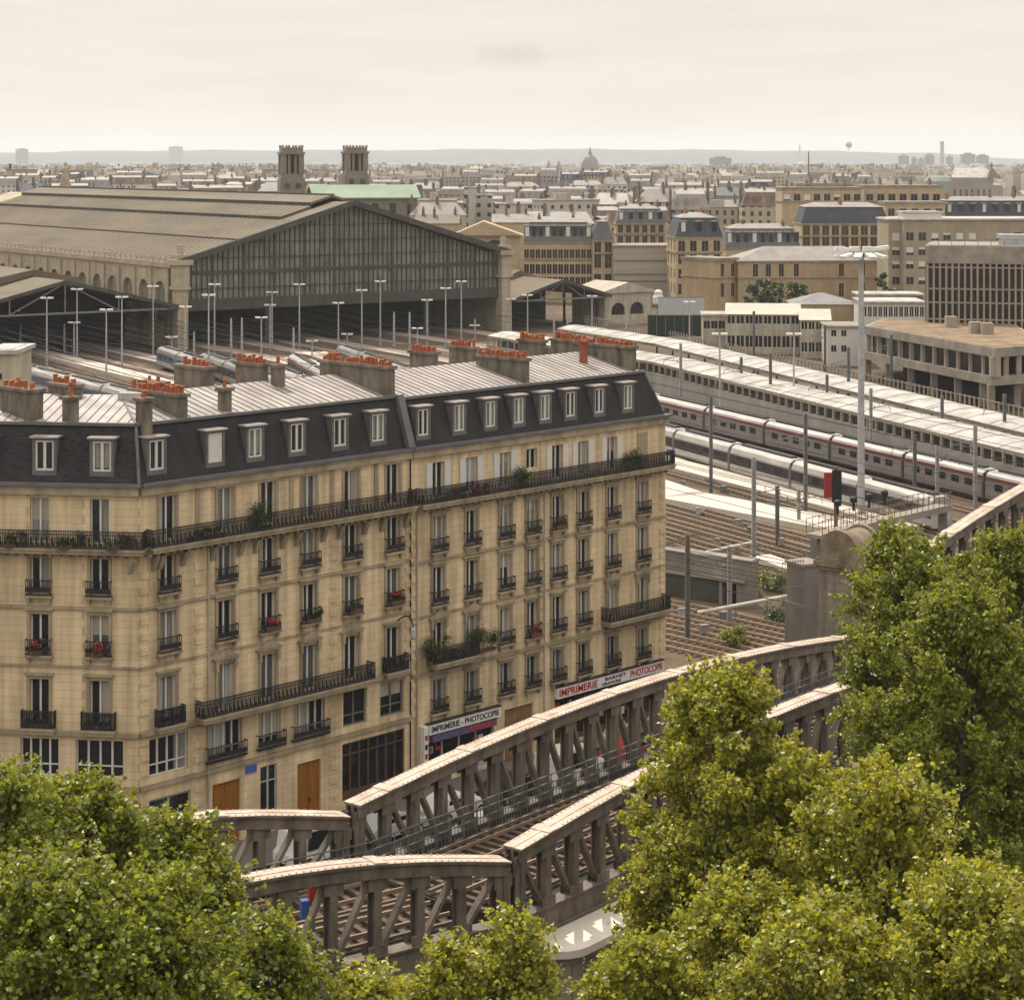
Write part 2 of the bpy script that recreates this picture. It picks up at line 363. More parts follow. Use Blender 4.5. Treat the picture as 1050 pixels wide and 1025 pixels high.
# ------------------------------------------------------------------ the two corner apartment houses
TH = math.atan2(.711, .703); C1 = Vector((-19.65, 108.0, 0)); U = Vector((math.cos(TH), math.sin(TH), 0)); NI = Vector((-math.sin(TH), math.cos(TH), 0))
def tpx(px, s=0.0):                               # position along the front seen at a pixel column, s metres behind it
    k = (px - CX) / FP; o = C1 + NI * s
    return (k * o.y - o.x) / (U.x - k * U.y)
DEL = R(-7) - TH; CL = 12.0                       # corner face, left of the arris
cdir = Vector((math.cos(DEL), math.sin(DEL), 0)); CO = -cdir * CL
def cpx(px):
    k = (px - CX) / FP; a = R(-7); d = Vector((math.cos(a), math.sin(a), 0)); o = C1 - d * CL
    return (k * o.y - o.x) / (d.x - k * d.y)
ZB, ZT = 18.8, 21.9
def place_window(root, mat4, x, w, z0, z1, kind='fr', pane=GLASS, bal=True, depth=.2, op=0, fm=WHITE, n=2, tr=0.0, label=None):
    """window > pane, balconet ; mat4 = (offset vector, rz) of the wall inside the building"""
    off, rz = mat4; c, s = math.cos(rz), math.sin(rz)
    loc = Vector((off[0] + c * x - s * depth, off[1] + s * x + c * depth, z0))
    o = put('window', window_mesh(w, z1 - z0, n, tr, fm=fm, open_=op), root, loc, rz)
    put('pane', pane_mesh(w, z1 - z0, pane), o)
    if kind == 'fr' and random.random() < .45:                            # a curtain or blind drawn part of the way
        f = random.choice([.3, .45, .6, 1.0]); sd_ = random.choice([-1, 1]); hh = z1 - z0
        MB().box(*sorted((sd_ * (w / 2 - .08), sd_ * (w / 2 - .08) - sd_ * (w - .16) * f)), .05, .058, .1 if f < 1 else hh * random.uniform(.3, .7), hh - .08).build('curtain', random.choice([CURTAIN, PALE, GREYP]), o)
    if bal: put('balconet', balconet_mesh(w + .35), o, (0, -depth, -.02))
    return o
def surround(t, x, w, z0, z1, off=.0, ped=0, sill=True):
    j = .17
    t.box(x - w / 2 - j, x - w / 2 - .002, -.07, .02, z0, z1); t.box(x + w / 2 + .002, x + w / 2 + j, -.07, .02, z0, z1)
    t.box(x - w / 2 - j, x + w / 2 + j, -.08, .02, z1, z1 + .2); t.box(x - w / 2 - j - .1, x + w / 2 + j + .1, -.2, .02, z1 + .205, z1 + .33)
    if sill: t.box(x - w / 2 - j - .08, x + w / 2 + j + .08, -.32, .02, z0 - .14, z0 - .005)
    if sill:
        for s in (-1, 1): t.box(x + s * (w / 2 + .05) - .09, x + s * (w / 2 + .05) + .09, -.24, .01, z0 - .42, z0 - .145)
    if ped:
        zt = z1 + .34; a = w / 2 + j + .22
        t.prism([(x - a, -.24, zt), (x + a, -.24, zt), (x, -.24, zt + .48)], [(x - a, .01, zt), (x + a, .01, zt), (x, .01, zt + .48)])
        for s in (-1, 1): t.box(x + s * (w / 2 + .12) - .09, x + s * (w / 2 + .12) + .09, -.2, .0, z1 - .35, z1 + .2)
def chimney(root, name, x0, x1, y0, y1, z0, z1, rows, pots_along, mat=STUCCO, pr=.135, ph=.36, pot_label=None):
    b = MB(); b.box(x0, x1, y0, y1, z0, z1 - .18); b.box(x0 - .12, x1 + .12, y0 - .12, y1 + .12, z1 - .18, z1)
    o = b.build('chimney', mat, root)
    lx, ly = x1 - x0, y1 - y0
    kk = ('pot', pr, ph)
    if kk not in WIN:
        q = MB().lathe([(pr * 1.05, 0), (pr * .95, ph * .08), (pr * .8, ph * .75), (pr * .95, ph * .8), (pr * .95, ph)], n=10); WIN[kk] = q.mesh('chimney_pot', POT)
    pots_along = pots_along + 2 if pots_along > 3 else pots_along
    for r in range(rows):
        for i in range(pots_along):
            f = (i + .5) / pots_along; e = (r + .5) / rows
            px, py = (x0 + lx * e, y0 + ly * f) if ly > lx else (x0 + lx * f, y0 + ly * e)
            if random.random() < .1 and pots_along > 3: continue
            p = put('chimney_pot', WIN[kk], o, (px + random.uniform(-.04, .04), py + random.uniform(-.05, .05), z1)); k = random.uniform(.65, 1.35); j = random.uniform(.8, 1.2); p.scale = (j, j, k); p.rotation_euler = (random.uniform(-.05, .05), random.uniform(-.05, .05), 0)
    return o
def dormer(root, off, rz, x, w=.95, blind=False, z0=19.55, z1=21.15):
    """box dormer set in the steep slate slope"""
    c, s = math.cos(rz), math.sin(rz); b = MB(); h = w / 2
    y0 = .22
    b.box(-h - .16, -h, y0, 1.3, z0 - .25, z1 + .12, m=0); b.box(h, h + .16, y0, 1.3, z0 - .25, z1 + .12, m=0)
    b.box(-h, h, y0 + .0, 1.3, z1, z1 + .12, m=0); b.box(-h, h, y0, 1.3, z0 - .25, z0, m=0)
    b.box(-h - .26, h + .26, y0 - .16, 1.35, z1 + .13, z1 + .22, m=1)
    o = b.build('dormer', [ZINCD, ZINC], root, (off[0], off[1], 0), rz)
    o.location = (off[0] + c * x, off[1] + s * x, 0)
    if blind: MB().box(-h, h, y0 + .05, y0 + .1, z0, z1).build('shutter', WHITE, o)
    else:
        put('window', window_mesh(w, z1 - z0, 2, t=.10), o, (0, y0 + .08, z0)); put('pane', pane_mesh(w, z1 - z0, random.choice([GLASS, GLASS, CURTAIN])), o, (0, y0 + .08, z0))
    return o
def zinc_roof(root, polys, mats=ZINC):
    """each poly: eave-left, eave-right, ridge-right, ridge-left; standing seams every half metre"""
    b = MB()
    for a, c, d, e_ in polys:
        a, c, d, e_ = map(Vector, (a, c, d, e_)); b.q(a, c, d, e_)
        n = (c - a).cross(e_ - a).normalized(); L = (c - a).length; k = max(1, int(L / .55)); ud = (c - a).normalized()
        if len({tuple(a), tuple(c), tuple(d), tuple(e_)}) < 3: continue
        vd = (e_ - a) - ud * (e_ - a).dot(ud); hh = vd.length; vd.normalize()
        oe, od = (e_ - a).dot(ud), (d - a).dot(ud)
        for i in range(k + 1):                                        # seams run straight up the slope, clipped by the hips
            x = L * i / k; t0, t1 = 0.0, hh
            if oe > 0 and x < oe: t1 = min(t1, hh * x / oe)
            if od < L and x > od: t1 = min(t1, hh * (L - x) / max(L - od, 1e-6))
            if t1 < .3: continue
            p = a + ud * x + n * .015; b.bar(p, p + vd * t1, .035, .05, n, m=1)
            for q_ in (.45,):
                pass
    return b.build('zinc_roof', [mats, ZINCD], root)
def PANE(): return random.choice([GLASS, GLASS, GLASS, REFL, CURTAIN])
def OP(): return random.choice([0, 0, 0, 1, -1])
# ---- house on the corner
h1 = thing('apartment_house', 'limestone corner apartment house with orange carriage doors and slate mansard', 'apartment house', C1, TH)
W0 = ((0, 0), 0.0); WC = (tuple(CO[:2]), DEL)
L1 = 19.3
ops, opc = [], []
cols = [tpx(p) for p in (172, 231, 275, 317, 360, 403)]
trim, trimc = MB(), MB()
rows = [(15.75, 18.15, 1.05), (13.0, 15.0, 1.0), (9.85, 12.0, 1.02), (6.0, 8.55, 1.05)]
for ci, x in enumerate(cols):
    for ri, (za, zb, ww) in enumerate(rows):
        ops.append((x - ww / 2, x + ww / 2, za, zb))
        bal = ri in (1, 2) or (ri == 3 and ci in (0, 5))
        pane = SHUT if (ri == 3 and ci == 1) else PANE()
        fm = WHITE
        o = place_window(h1, W0, x, ww, za, zb, bal=bal, pane=CURTAIN if pane is SHUT else pane, op=OP(), tr=0)
        if ri > 0: surround(trim, x, ww, za, zb, ped=(ri == 3 and 0 < ci < 5), sill=ri in (1, 2))
        else:
            trim.box(x - .7, x - .53, -.05, .02, za, zb + .02); trim.box(x + .53, x + .7, -.05, .02, za, zb + .02)
wide = [(153, 193, 4), (213, 248, 4), (265, 288, 3), (301, 333, 4), (352, 376, 2), (390, 414, 2)]
for i, (pa, pb, n) in enumerate(wide):
    a, c = tpx(pa), tpx(pb); ops.append((a, c, 3.35, 5.35))
    place_window(h1, W0, (a + c) / 2, c - a, 3.35, 5.35, n=n, tr=.3, bal=i in (1, 2, 3), pane=GLASS, fm=WHITE if i < 4 else GALVD)
gr = [(tpx(152.5), tpx(195), 0.2, 2.15), (tpx(218), tpx(246), -1.45, 2.05), (tpx(267), tpx(284), -.6, 2.35), (tpx(305), tpx(329), -1.45, 1.95), (tpx(351), tpx(415), -.9, 2.4)]
ops += gr
ccols = [cpx(40.5) - 3.3, cpx(40.5), cpx(102)]
for ci, x in enumerate(ccols):
    for ri, (za, zb, ww) in enumerate(rows):
        opc.append((x - ww / 2, x + ww / 2, za, zb))
        place_window(h1, WC, x, ww, za, zb, bal=ri > 0, pane=PANE(), op=OP())
        if ri > 0: surround(trimc, x, ww, za, zb)
    a = 2.1 if ci < 2 else 2.6
    opc.append((x - a / 2, x + a / 2, 3.4, 5.4)); place_window(h1, WC, x, a, 3.4, 5.4, n=4, tr=.3, bal=False)
    opc.append((x - 1.3, x + 1.3, -1.2, 1.9))
# wall mesh: both faces, back and ends, joined into one body
wb = MB(); facade(wb, L1, STREET, ZB, ops)
wc = MB(); facade(wc, CL, STREET, ZB, opc)
def add_to(mb, other, off, rz):
    c, s = math.cos(rz), math.sin(rz); i = len(mb.v)
    mb.v += [(off[0] + c * x - s * y, off[1] + s * x + c * y, z) for x, y, z in other.v]
    mb.f += [tuple(i + k for k in f) for f in other.f]; mb.m += other.m
add_to(wb, wc, CO, DEL); add_to(trim, trimc, CO, DEL)
nC = Vector((math.sin(DEL), -math.cos(DEL), 0)); nW = Vector((0, -1, 0)); mit = -(nC + nW) / (1 + nC.dot(nW))
A0 = Vector((CO.x, CO.y, 0)); Ab = A0 - nC * 12; Bb = mit * 12; Eb = Vector((L1, 12, 0))
wb.q((A0.x, A0.y, STREET), (Ab.x, Ab.y, STREET), (Ab.x, Ab.y, ZB + 3), (A0.x, A0.y, ZB)); wb.q((Ab.x, Ab.y, STREET), (Bb.x, Bb.y, STREET), (Bb.x, Bb.y, 21.5), (Ab.x, Ab.y, 21.5)); wb.q((Bb.x, Bb.y, STREET), (L1, 12, STREET), (L1, 12, 21.5), (Bb.x, Bb.y, 21.5))
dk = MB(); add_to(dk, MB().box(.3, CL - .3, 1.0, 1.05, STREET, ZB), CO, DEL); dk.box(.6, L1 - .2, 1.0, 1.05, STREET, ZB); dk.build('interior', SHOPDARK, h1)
quoin = MB()
for x in (0.05, 3.55, 13.1, L1 - .35):                                     # vertical chains of dressed stone
    for k in range(0, 24):
        z = STREET + .2 + k * .8
        if z + .4 < 15 and not any(a - .2 < x < c + .2 and zz0 < z + .3 < zz1 for a, c, zz0, zz1 in ops): quoin.box(x, x + .55, -.05, .01, z, z + .4)
for z, hgt, d in ((18.35, .44, .28), (12.28, .16, .12), (9.2, .12, .10), (5.62, .22, .22), (2.75, .25, .14)):
    trim.box(0, L1, -d, .01, z, z + hgt); add_to(trim, MB().box(0, CL + .02, -d, .01, z, z + hgt), CO, DEL)
for x in (3.6, 10.1, 13.1, 16.5): trim.box(x, x + .28, -.06, .01, 16.0, 18.34)
for k in range(int(L1 / .5)): trim.box(.3 + k * .5, .46 + k * .5, -.5, .01, 15.1, 15.29)
tc_ = MB()
for k in range(int(CL / .5)): tc_.box(.2 + k * .5, .36 + k * .5, -.5, .01, 15.1, 15.29)
add_to(trim, tc_, CO, DEL)
for x in cols + [cols[0] - 1.5]:
    for s in (-.95, .95): trim.prism([(x + s - .13, -.12, 14.3), (x + s + .13, -.12, 14.3), (x + s + .13, .01, 14.3), (x + s - .13, .01, 14.3)], [(x + s - .13, -.5, 15.09), (x + s + .13, -.5, 15.09), (x + s + .13, .01, 15.09), (x + s - .13, .01, 15.09)])
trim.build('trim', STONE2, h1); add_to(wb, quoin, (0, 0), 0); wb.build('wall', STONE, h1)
# gutter and eaves band
gut = MB(); gut.box(0, L1, -.42, .3, ZB - .01, ZB + .14); add_to(gut, MB().box(0, CL + .2, -.42, .3, ZB - .01, ZB + .14), CO, DEL); gut.build('gutter', ZINCD, h1)
# balconies: slab > railing
def balcony(root, off, rz, x0, x1, z, d=.75, h=.95, mat=STONE2):
    c, s = math.cos(rz), math.sin(rz); b = MB(); b.box(0, x1 - x0, -d, .02, z - .3, z - .12); b.box(-.06, x1 - x0 + .06, -d - .06, .02, z - .12, z)
    o = b.build('balcony', mat, root, (off[0] + c * x0, off[1] + s * x0, 0), rz)
    put('railing', railing_mesh(x1 - x0, h), o, (0, -d + .06, z))
    for e_ in (0, x1 - x0): put('railing', railing_mesh(d - .08, h), o, (e_, -d + .06, z), R(90))
    return o
balcony(h1, (0, 0), 0, .42, L1 - .1, 15.6); balcony(h1, CO, DEL, 0, CL + .38, 15.6)
balcony(h1, (0, 0), 0, tpx(200), tpx(376), 5.98, .8)
for x in (cols[0], cols[5]): balcony(h1, (0, 0), 0, x - .85, x + .85, 5.98, .5)
for x in ccols: balcony(h1, CO, DEL, x - .9, x + .9, 5.98, .4)
# carriage doors, shop windows, plaque, pipes
for i, (a, c, za, zb) in enumerate(gr):
    w_ = c - a; b = MB()
    if i in (1, 3):
        b.box(0, w_, .14, .2, za, zb); b.box(w_ / 2 - .02, w_ / 2 + .02, .11, .14, za, zb)
        for s in (0, 1):
            for k in range(3): b.box(s * w_ / 2 + .15, (s + 1) * w_ / 2 - .15, .115, .14, za + .2 + k * 1.05, za + 1.05 + k * 1.05)
        o = b.build('carriage_door', DOOR, h1, (a, 0, 0)); MB().box(w_ / 2 + .06, w_ / 2 + .12, .04, .12, za + 1.1, za + 1.3).build('handle', IRON, o)
    elif i == 4:
        f = MB(); n = 7; f.box(0, w_, .1, .2, za, za + .5); f.box(0, w_, .1, .2, zb - .12, zb); f.box(0, w_, .1, .18, zb - .75, zb - .68)
        for k in range(n + 1): f.box(w_ * k / n - .05, w_ * k / n + .05, .1, .2, za, zb)
        o = f.build('shop_window', M('brown_joinery', (.09, .055, .035), .6), h1, (a, 0, 0)); MB().box(0, w_, .2, .23, za, zb).build('pane', GLASS, o)
    elif i == 2:
        put('pane', pane_mesh(w_, zb - za, GLASS), put('window', window_mesh(w_, zb - za, 2, .7, fm=GREYP), h1, ((a + c) / 2, .12, za)))
    else:
        f = MB(); f.box(0, w_, .1, .2, zb - .12, zb); f.box(w_ * .5 - .05, w_ * .5 + .05, .1, .2, za, zb)
        o = f.build('shop_window', GREYP, h1, (a, 0, 0)); MB().box(0, w_, .2, .23, za, zb).build('pane', GLASS, o)
pl = MB().box(-.38, .38, -.05, -.005, 0, .42).build('street_plaque', BLUE, h1, (tpx(257), -.02, 2.2))
MB().box(-.02, .02, 0, 0, 0, 0)
for px in (213,):
    MB().tube((tpx(px), -.1, STREET), (tpx(px), -.1, 15.0), .055).build('downpipe', PALE, h1)
# roof of the corner house
def off_pt(s, where):
    if where == 'A': return A0 - nC * s
    if where == 'B': return mit * s
    return Vector((L1, s, 0))
def V3(p, z): return (p.x, p.y, z)
mr = MB(); a0, b0, c0 = [off_pt(.1, k) for k in 'ABC']; a1, b1, c1 = [off_pt(1.05, k) for k in 'ABC']
mr.q(V3(a0, ZB + .1), V3(b0, ZB + .1), V3(b1, ZT), V3(a1, ZT)); mr.q(V3(b0, ZB + .1), V3(c0, ZB + .1), V3(c1, ZT), V3(b1, ZT)); mr.build('mansard_roof', SLATE, h1)
a2, b2, c2 = [off_pt(6.0, k) for k in 'ABC']; a3, b3, c3 = [off_pt(12.0, k) for k in 'ABC']; ZR = 22.95
zinc_roof(h1, [(V3(a1, ZT), V3(b1, ZT), V3(b2, ZR), V3(a2, ZR)), (V3(b1, ZT), V3(c1, ZT), V3(c2, ZR), V3(b2, ZR)),
               (V3(b3, 21.7), V3(a3, 21.7), V3(a2, ZR), V3(b2, ZR)), (V3(c3, 21.7), V3(b3, 21.7), V3(b2, ZR), V3(c2, ZR))])
fl = MB(); fl.bar(V3(a1, ZT + .05), V3(b1, ZT + .05), .3, .16); fl.bar(V3(b1, ZT + .05), V3(c1, ZT + .05), .3, .16); fl.bar(V3(b0, ZB + .1), V3(b1, ZT), .16, .1); fl.bar(V3(b1, ZT + .03), V3(b2, ZR + .03), .1, .08); fl.build('roof_flashing', ZINCD, h1)
for px in (161, 221, 262, 305, 349, 388): dormer(h1, (0, 0), 0, tpx(px, .22), blind=px == 221)
for px in (-20, 44, 103): dormer(h1, CO, DEL, cpx(px) + .0, 1.02)
# chimneys of the corner house
chimney(h1, '', 3.5, 4.15, 1.4, 5.9, 20.5, 23.3, 2, 8)
chimney(h1, '', tpx(231, 1.9) - .3, tpx(231, 1.9) + .3, 1.7, 2.2, 21.5, 23.35, 1, 1)
chimney(h1, '', tpx(200, 8) - .35, tpx(200, 8) + .35, 6.6, 9.6, 22, 24.0, 1, 5)
chimney(h1, '', tpx(256, 8) - .3, tpx(256, 8) + .3, 6.6, 9.0, 22, 23.9, 2, 5)
chimney(h1, '', tpx(285, 5) - .3, tpx(285, 5) + .3, 4.7, 5.3, 22, 24.0, 1, 1)
chimney(h1, '', L1 - .75, L1 - .1, 1.2, 7.4, 19.5, 23.75, 2, 12)
for px, s in ((62, 1.6), (139, 1.5)):
    k = cpx(px); p = CO + cdir * k - nC * s; chimney(h1, '', p.x - .32, p.x + .32, p.y - .32, p.y + .32, 21.2, 23.35, 1, 1, pr=.17, ph=.6)
for (px, s, dx, dy, zt, n) in ((4, 2.6, .42, 1.5, 23.7, 4), (26, 6.2, .38, 1.1, 23.55, 4), (115, 7.5, .3, .9, 23.6, 2)):
    k = cpx(px); p = CO + cdir * k - nC * s; chimney(h1, '', p.x - dx, p.x + dx, p.y - dy, p.y + dy, 21.2, zt, 2 if dx > .4 else 1, n)
p = CO + cdir * cpx(102) - nC * 5.6; MB().box(-.65, .65, -.5, .5, 0, .5).build('skylight', CANOPY, h1, (p.x, p.y, ZR - .3), DEL)
# ---- second house
O2 = C1 + U * L1 - NI * .12
h2 = thing('apartment_house', 'limestone apartment house with white shutters above two printing shop signs', 'apartment house', O2, TH)
L2 = 23.25
ops2 = []; trim = MB(); cols2 = [tpx(p) - L1 for p in (448, 482, 516.5, 544, 570, 596.4, 626, 657)]
rows2 = [(15.75, 17.9, .98), (12.55, 14.65, .95), (9.35, 11.6, .95), (6.05, 8.25, .95), (2.9, 4.85, .95)]
for ci, x in enumerate(cols2):
    for ri, (za, zb, ww) in enumerate(rows2):
        if ri == 0 and ci == 3: zz = 16.6
        else: zz = za
        if ri == 0 and ci == 7:
            trim.box(x - .5, x + .5, -.04, .0, za, zb); continue
        ops2.append((x - ww / 2, x + ww / 2, zz, zb))
        lb = ri == 3 and ci in (0, 1, 6, 7)
        place_window(h2, W0, x, ww, zz, zb, bal=ri > 0 and not lb, pane=PANE(), op=OP(), fm=WHITE if ri < 4 else GREYP)
        if ri == 0 and ci != 3:
            for s in (-1, 1): MB().box(-.24, .24, -.045, -.01, 0, zb - za).build('shutter', WHITE if ci > 3 else SHUT, h2, (x + s * (ww / 2 + .26), 0, za))
        if ri > 0: surround(trim, x, ww, zz, zb, ped=1 if (ri == 3 and ci in (0, 1, 6, 7)) else 0, sill=not lb)
door2 = (tpx(516) - L1, tpx(545) - L1, STREET + .02, 1.9); shopA = (1.2, 6.9, STREET + .3, 1.15); shopB = (12.4, 22.4, STREET + .3, 1.7)
ops2 += [door2, shopA, shopB]
wb = MB(); facade(wb, L2, STREET, ZB, ops2)
wb.q((L2, 0, -8), (L2, 12, -8), (L2, 12, 21.2), (L2, 0, ZB)); wb.q((0, 12, -8), (L2, 12, -8), (L2, 12, 21.5), (0, 12, 21.5))
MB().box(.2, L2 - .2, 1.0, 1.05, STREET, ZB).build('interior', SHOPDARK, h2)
for z, hgt, d in ((18.35, .44, .28), (11.98, .16, .12), (8.75, .12, .1), (5.3, .18, .14)): trim.box(0, L2 + (.12 if d > .2 else 0), -d, .01, z, z + hgt)
for k in range(int(L2 / .5)): trim.box(.3 + k * .5, .46 + k * .5, -.5, .01, 15.1, 15.29)
quoin = MB()
for x in (.05, 10.9, L2 - .6):
    for k in range(20):
        z = 2.9 + k * .8
        if z < 15: quoin.box(x, x + .5, -.05, .01, z, z + .4)
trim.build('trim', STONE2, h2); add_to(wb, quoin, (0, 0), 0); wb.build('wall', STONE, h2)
MB().box(0, L2 + .3, -.42, .3, ZB - .01, ZB + .14).build('gutter', ZINCD, h2)
balcony(h2, (0, 0), 0, .35, L2 + .15, 15.6)
balcony(h2, (0, 0), 0, tpx(436) - L1, tpx(481) - L1, 5.98, .85); balcony(h2, (0, 0), 0, tpx(615) - L1, tpx(677) - L1, 5.98, .85)
for px in (556, 425): MB().tube((tpx(px) - L1, -.1, STREET), (tpx(px) - L1, -.1, 15.0), .055).build('downpipe', PALE if px > 500 else STONE2, h2)
a, c, za, zb = door2; b = MB().box(0, c - a, .14, .2, za, zb); b.box(.15, (c - a) / 2 - .06, .1, .14, za + .2, zb - .8); b.box((c - a) / 2 + .06, c - a - .15, .1, .14, za + .2, zb - .8)
MB().box(.9, 1.0, .02, .1, za + 1.1, za + 1.3).build('handle', IRON, b.build('door', M('brown_door', (.20, .11, .05), .6, .3, 2), h2, (a, 0, 0)))
for (a, c, za, zb), mt in ((shopA, GREYP), (shopB, M('brown_joinery', (.09, .055, .035)))):
    w_ = c - a; f = MB(); f.box(0, w_, .1, .2, za, za + .35); n = int(w_ / 1.4)
    for k in range(n + 1): f.box(w_ * k / n - .05, w_ * k / n + .05, .1, .2, za, zb)
    o = f.build('shop_window', mt, h2, (a, 0, 0)); MB().box(0, w_, .2, .23, za, zb).build('pane', GLASS, o)
    for k in range(int(w_ * 2)):
        x = random.uniform(.2, w_ - .6); z = random.uniform(za + .5, zb - .6); MB().box(x, x + random.uniform(.25, .5), .17, .195, z, z + random.uniform(.2, .5)).build('poster', [RED, WHITE, CURTAIN][k % 3], o)
# roof of the second house
mr = MB(); E = 1.0
mr.q((0, .1, ZB + .1), (L2 + .05, .1, ZB + .1), (L2 - E, 1.05, ZT - .15), (0, 1.05, ZT - .15)); mr.q((L2 + .05, .1, ZB + .1), (L2 + .05, 12, ZB + .1), (L2 - E, 11, ZT - .15), (L2 - E, 1.05, ZT - .15)); mr.build('mansard_roof', SLATE, h2)
zt = ZT - .15
zinc_roof(h2, [((0, 1.05, zt), (L2 - E, 1.05, zt), (L2 - E, 6.3, ZR - .1), (0, 6.3, ZR - .1)), ((L2 - E, 11, zt), (0, 11, zt), (0, 6.3, ZR - .1), (L2 - E, 6.3, ZR - .1))])
fl = MB(); fl.bar((0, 1.05, zt + .05), (L2 - E, 1.05, zt + .05), .3, .16); fl.bar((L2 + .05, .1, ZB + .1), (L2 - E, 1.05, zt), .16, .1); fl.bar((-.02, .0, ZB + .15), (-.02, 1.05, ZT + .1), .5, .34); fl.build('roof_flashing', ZINCD, h2)
for px in (433, 470, 502, 531, 558, 584, 613.5, 643): dormer(h2, (0, 0), 0, tpx(px, .22) - L1, .85)
x = tpx(538, 1.5) - L1; chimney(h2, '', x - .35, x + .3, 1.5, 5.7, 20.5, 23.4, 2, 9)
chimney(h2, '', L2 - 1.75, L2 - 1.15, 1.6, 6.9, 20, 23.5, 2, 10)
chimney(h2, '', tpx(597, 4) - L1 - .2, tpx(597, 4) - L1 + .2, 3.8, 4.2, 22, 23.9, 1, 0, M('red_brick', (.22, .07, .04), .9, .3, 2))
for px, s, n, zt_ in ((434, 8.2, 4, 23.6), (474, 8.2, 4, 23.7), (545, 8.2, 4, 23.75), (578, 8.4, 6, 23.55)):
    x = tpx(px, s) - L1; chimney(h2, '', x - .3, x + .3, s - 1.0, s + 1.1, 21.5, zt_, 2, n)
# signs on the shops: things of their own, lettering as parts
def text_mesh(s, size, mat, depth=.012, sx=1.0):
    cu = bpy.data.curves.new('lettering', 'FONT'); cu.body = s; cu.size = size; cu.extrude = depth; cu.align_x = 'CENTER'; cu.align_y = 'CENTER'; cu.offset = size * .012
    o = bpy.data.objects.new('lettering', cu); COL.objects.link(o); bpy.context.view_layer.update()
    me = bpy.data.meshes.new_from_object(o.evaluated_get(bpy.context.evaluated_depsgraph_get())); bpy.data.objects.remove(o)
    me.materials.clear(); me.materials.append(mat)
    for v in me.vertices: v.co.x *= sx
    return me
def text_fit(s, width, height, mat):
    me = text_mesh(s, 1.0, mat); xs = [v.co.x for v in me.vertices]; ysv = [v.co.y for v in me.vertices]
    kx = width / (max(xs) - min(xs)); ky = height / (max(ysv) - min(ysv)); cx, cy = (max(xs) + min(xs)) / 2, (max(ysv) + min(ysv)) / 2
    for v in me.vertices: v.co.x = (v.co.x - cx) * kx; v.co.y = (v.co.y - cy) * ky
    return me
def sign(label, x0, x1, z0, z1, board, items, y=-.36, frame=IRON):
    o = O2 + U * x0 - NI * 0; s = thing('shop_sign', label, 'sign', (o.x, o.y, 0), TH)
    MB().box(0, x1 - x0, y, -.02, z0, z1).build('board', board, s)
    MB().box(-.05, x1 - x0 + .05, y - .03, -.02, z1, z1 + .06).build('frame', frame, s)
    for txt, fa, fb, cz, h, mt in items:
        w_ = (x1 - x0); t = put('lettering', text_fit(txt, (fb - fa) * w_, h, mt), s, ((fa + fb) / 2 * w_, y - .013, cz)); t.rotation_euler = (R(90), 0, 0)
    return s
SIGNW = M('sign_white', (.62, .58, .55), .6, .08, 2); REDL = M('letter_red', (.33, .02, .015), .6); BLKL = M('letter_black', (.03, .028, .03), .6); PURP = M('purple_band', (.10, .08, .16), .6, .15, 2)
sign('white shop sign reading IMPRIMERIE - PHOTOCOPIE in black letters', 1.15, 7.2, 1.72, 2.34, SIGNW, [('IMPRIMERIE - PHOTOCOPIE', .03, .97, 2.03, .36, BLKL)])
sign('purple and red shop fascia reading BARNET under the black lettered sign', 1.5, 6.9, 1.22, 1.66, PURP, [('BARNET', .56, .97, 1.44, .3, M('letter_bright_red', (.5, .03, .03), .6))], y=-.3)
sign('long white shop sign with red IMPRIMERIE and PHOTOCOPIE lettering', 12.3, 22.7, 1.8, 2.5, SIGNW, [('IMPRIMERIE', .015, .36, 2.15, .46, REDL), ('BARNET', .43, .63, 2.28, .2, BLKL), ('GRAVURE', .40, .58, 1.98, .18, BLKL), ('PHOTOCOPIE', .67, .985, 2.17, .46, REDL)])
o = O2 + U * .85; s = thing('shop_sign', 'narrow upright white sign beside the printing shop window', 'sign', (o.x, o.y, 0), TH)
MB().box(-.17, .17, -.42, -.02, -1.2, 2.3).build('board', SIGNW, s)
for k in range(5): MB().box(-.1, .1, -.44, -.42, -.7 + k * .55, -.4 + k * .55).build('mark', BLKL if k % 2 else REDL, s)
# wall lamp with a curved arm
o = C1 + U * tpx(407); lampw = thing('wall_lamp', 'curved arm street lamp fixed to the limestone front', 'street lamp', (o.x, o.y, 0), TH)
b = MB(); pts = [(-.0, -.1, 8.9)] + [(-.0 - .9 * math.sin(a) * .9, -.1 - 2.2 * math.sin(a), 8.9 + .55 * math.sin(2 * a)) for a in [R(15 * k) for k in range(1, 7)]]
for i in range(len(pts) - 1): b.tube(pts[i], pts[i + 1], .045, n=6)
b.build('arm', IRON, lampw); MB().lathe([(.05, 0), (.16, -.1), (.17, -.6), (.08, -.7)][::-1], pts[-1][0], pts[-1][1]).build('lamp_head', GREYP, lampw, (0, 0, 8.95))
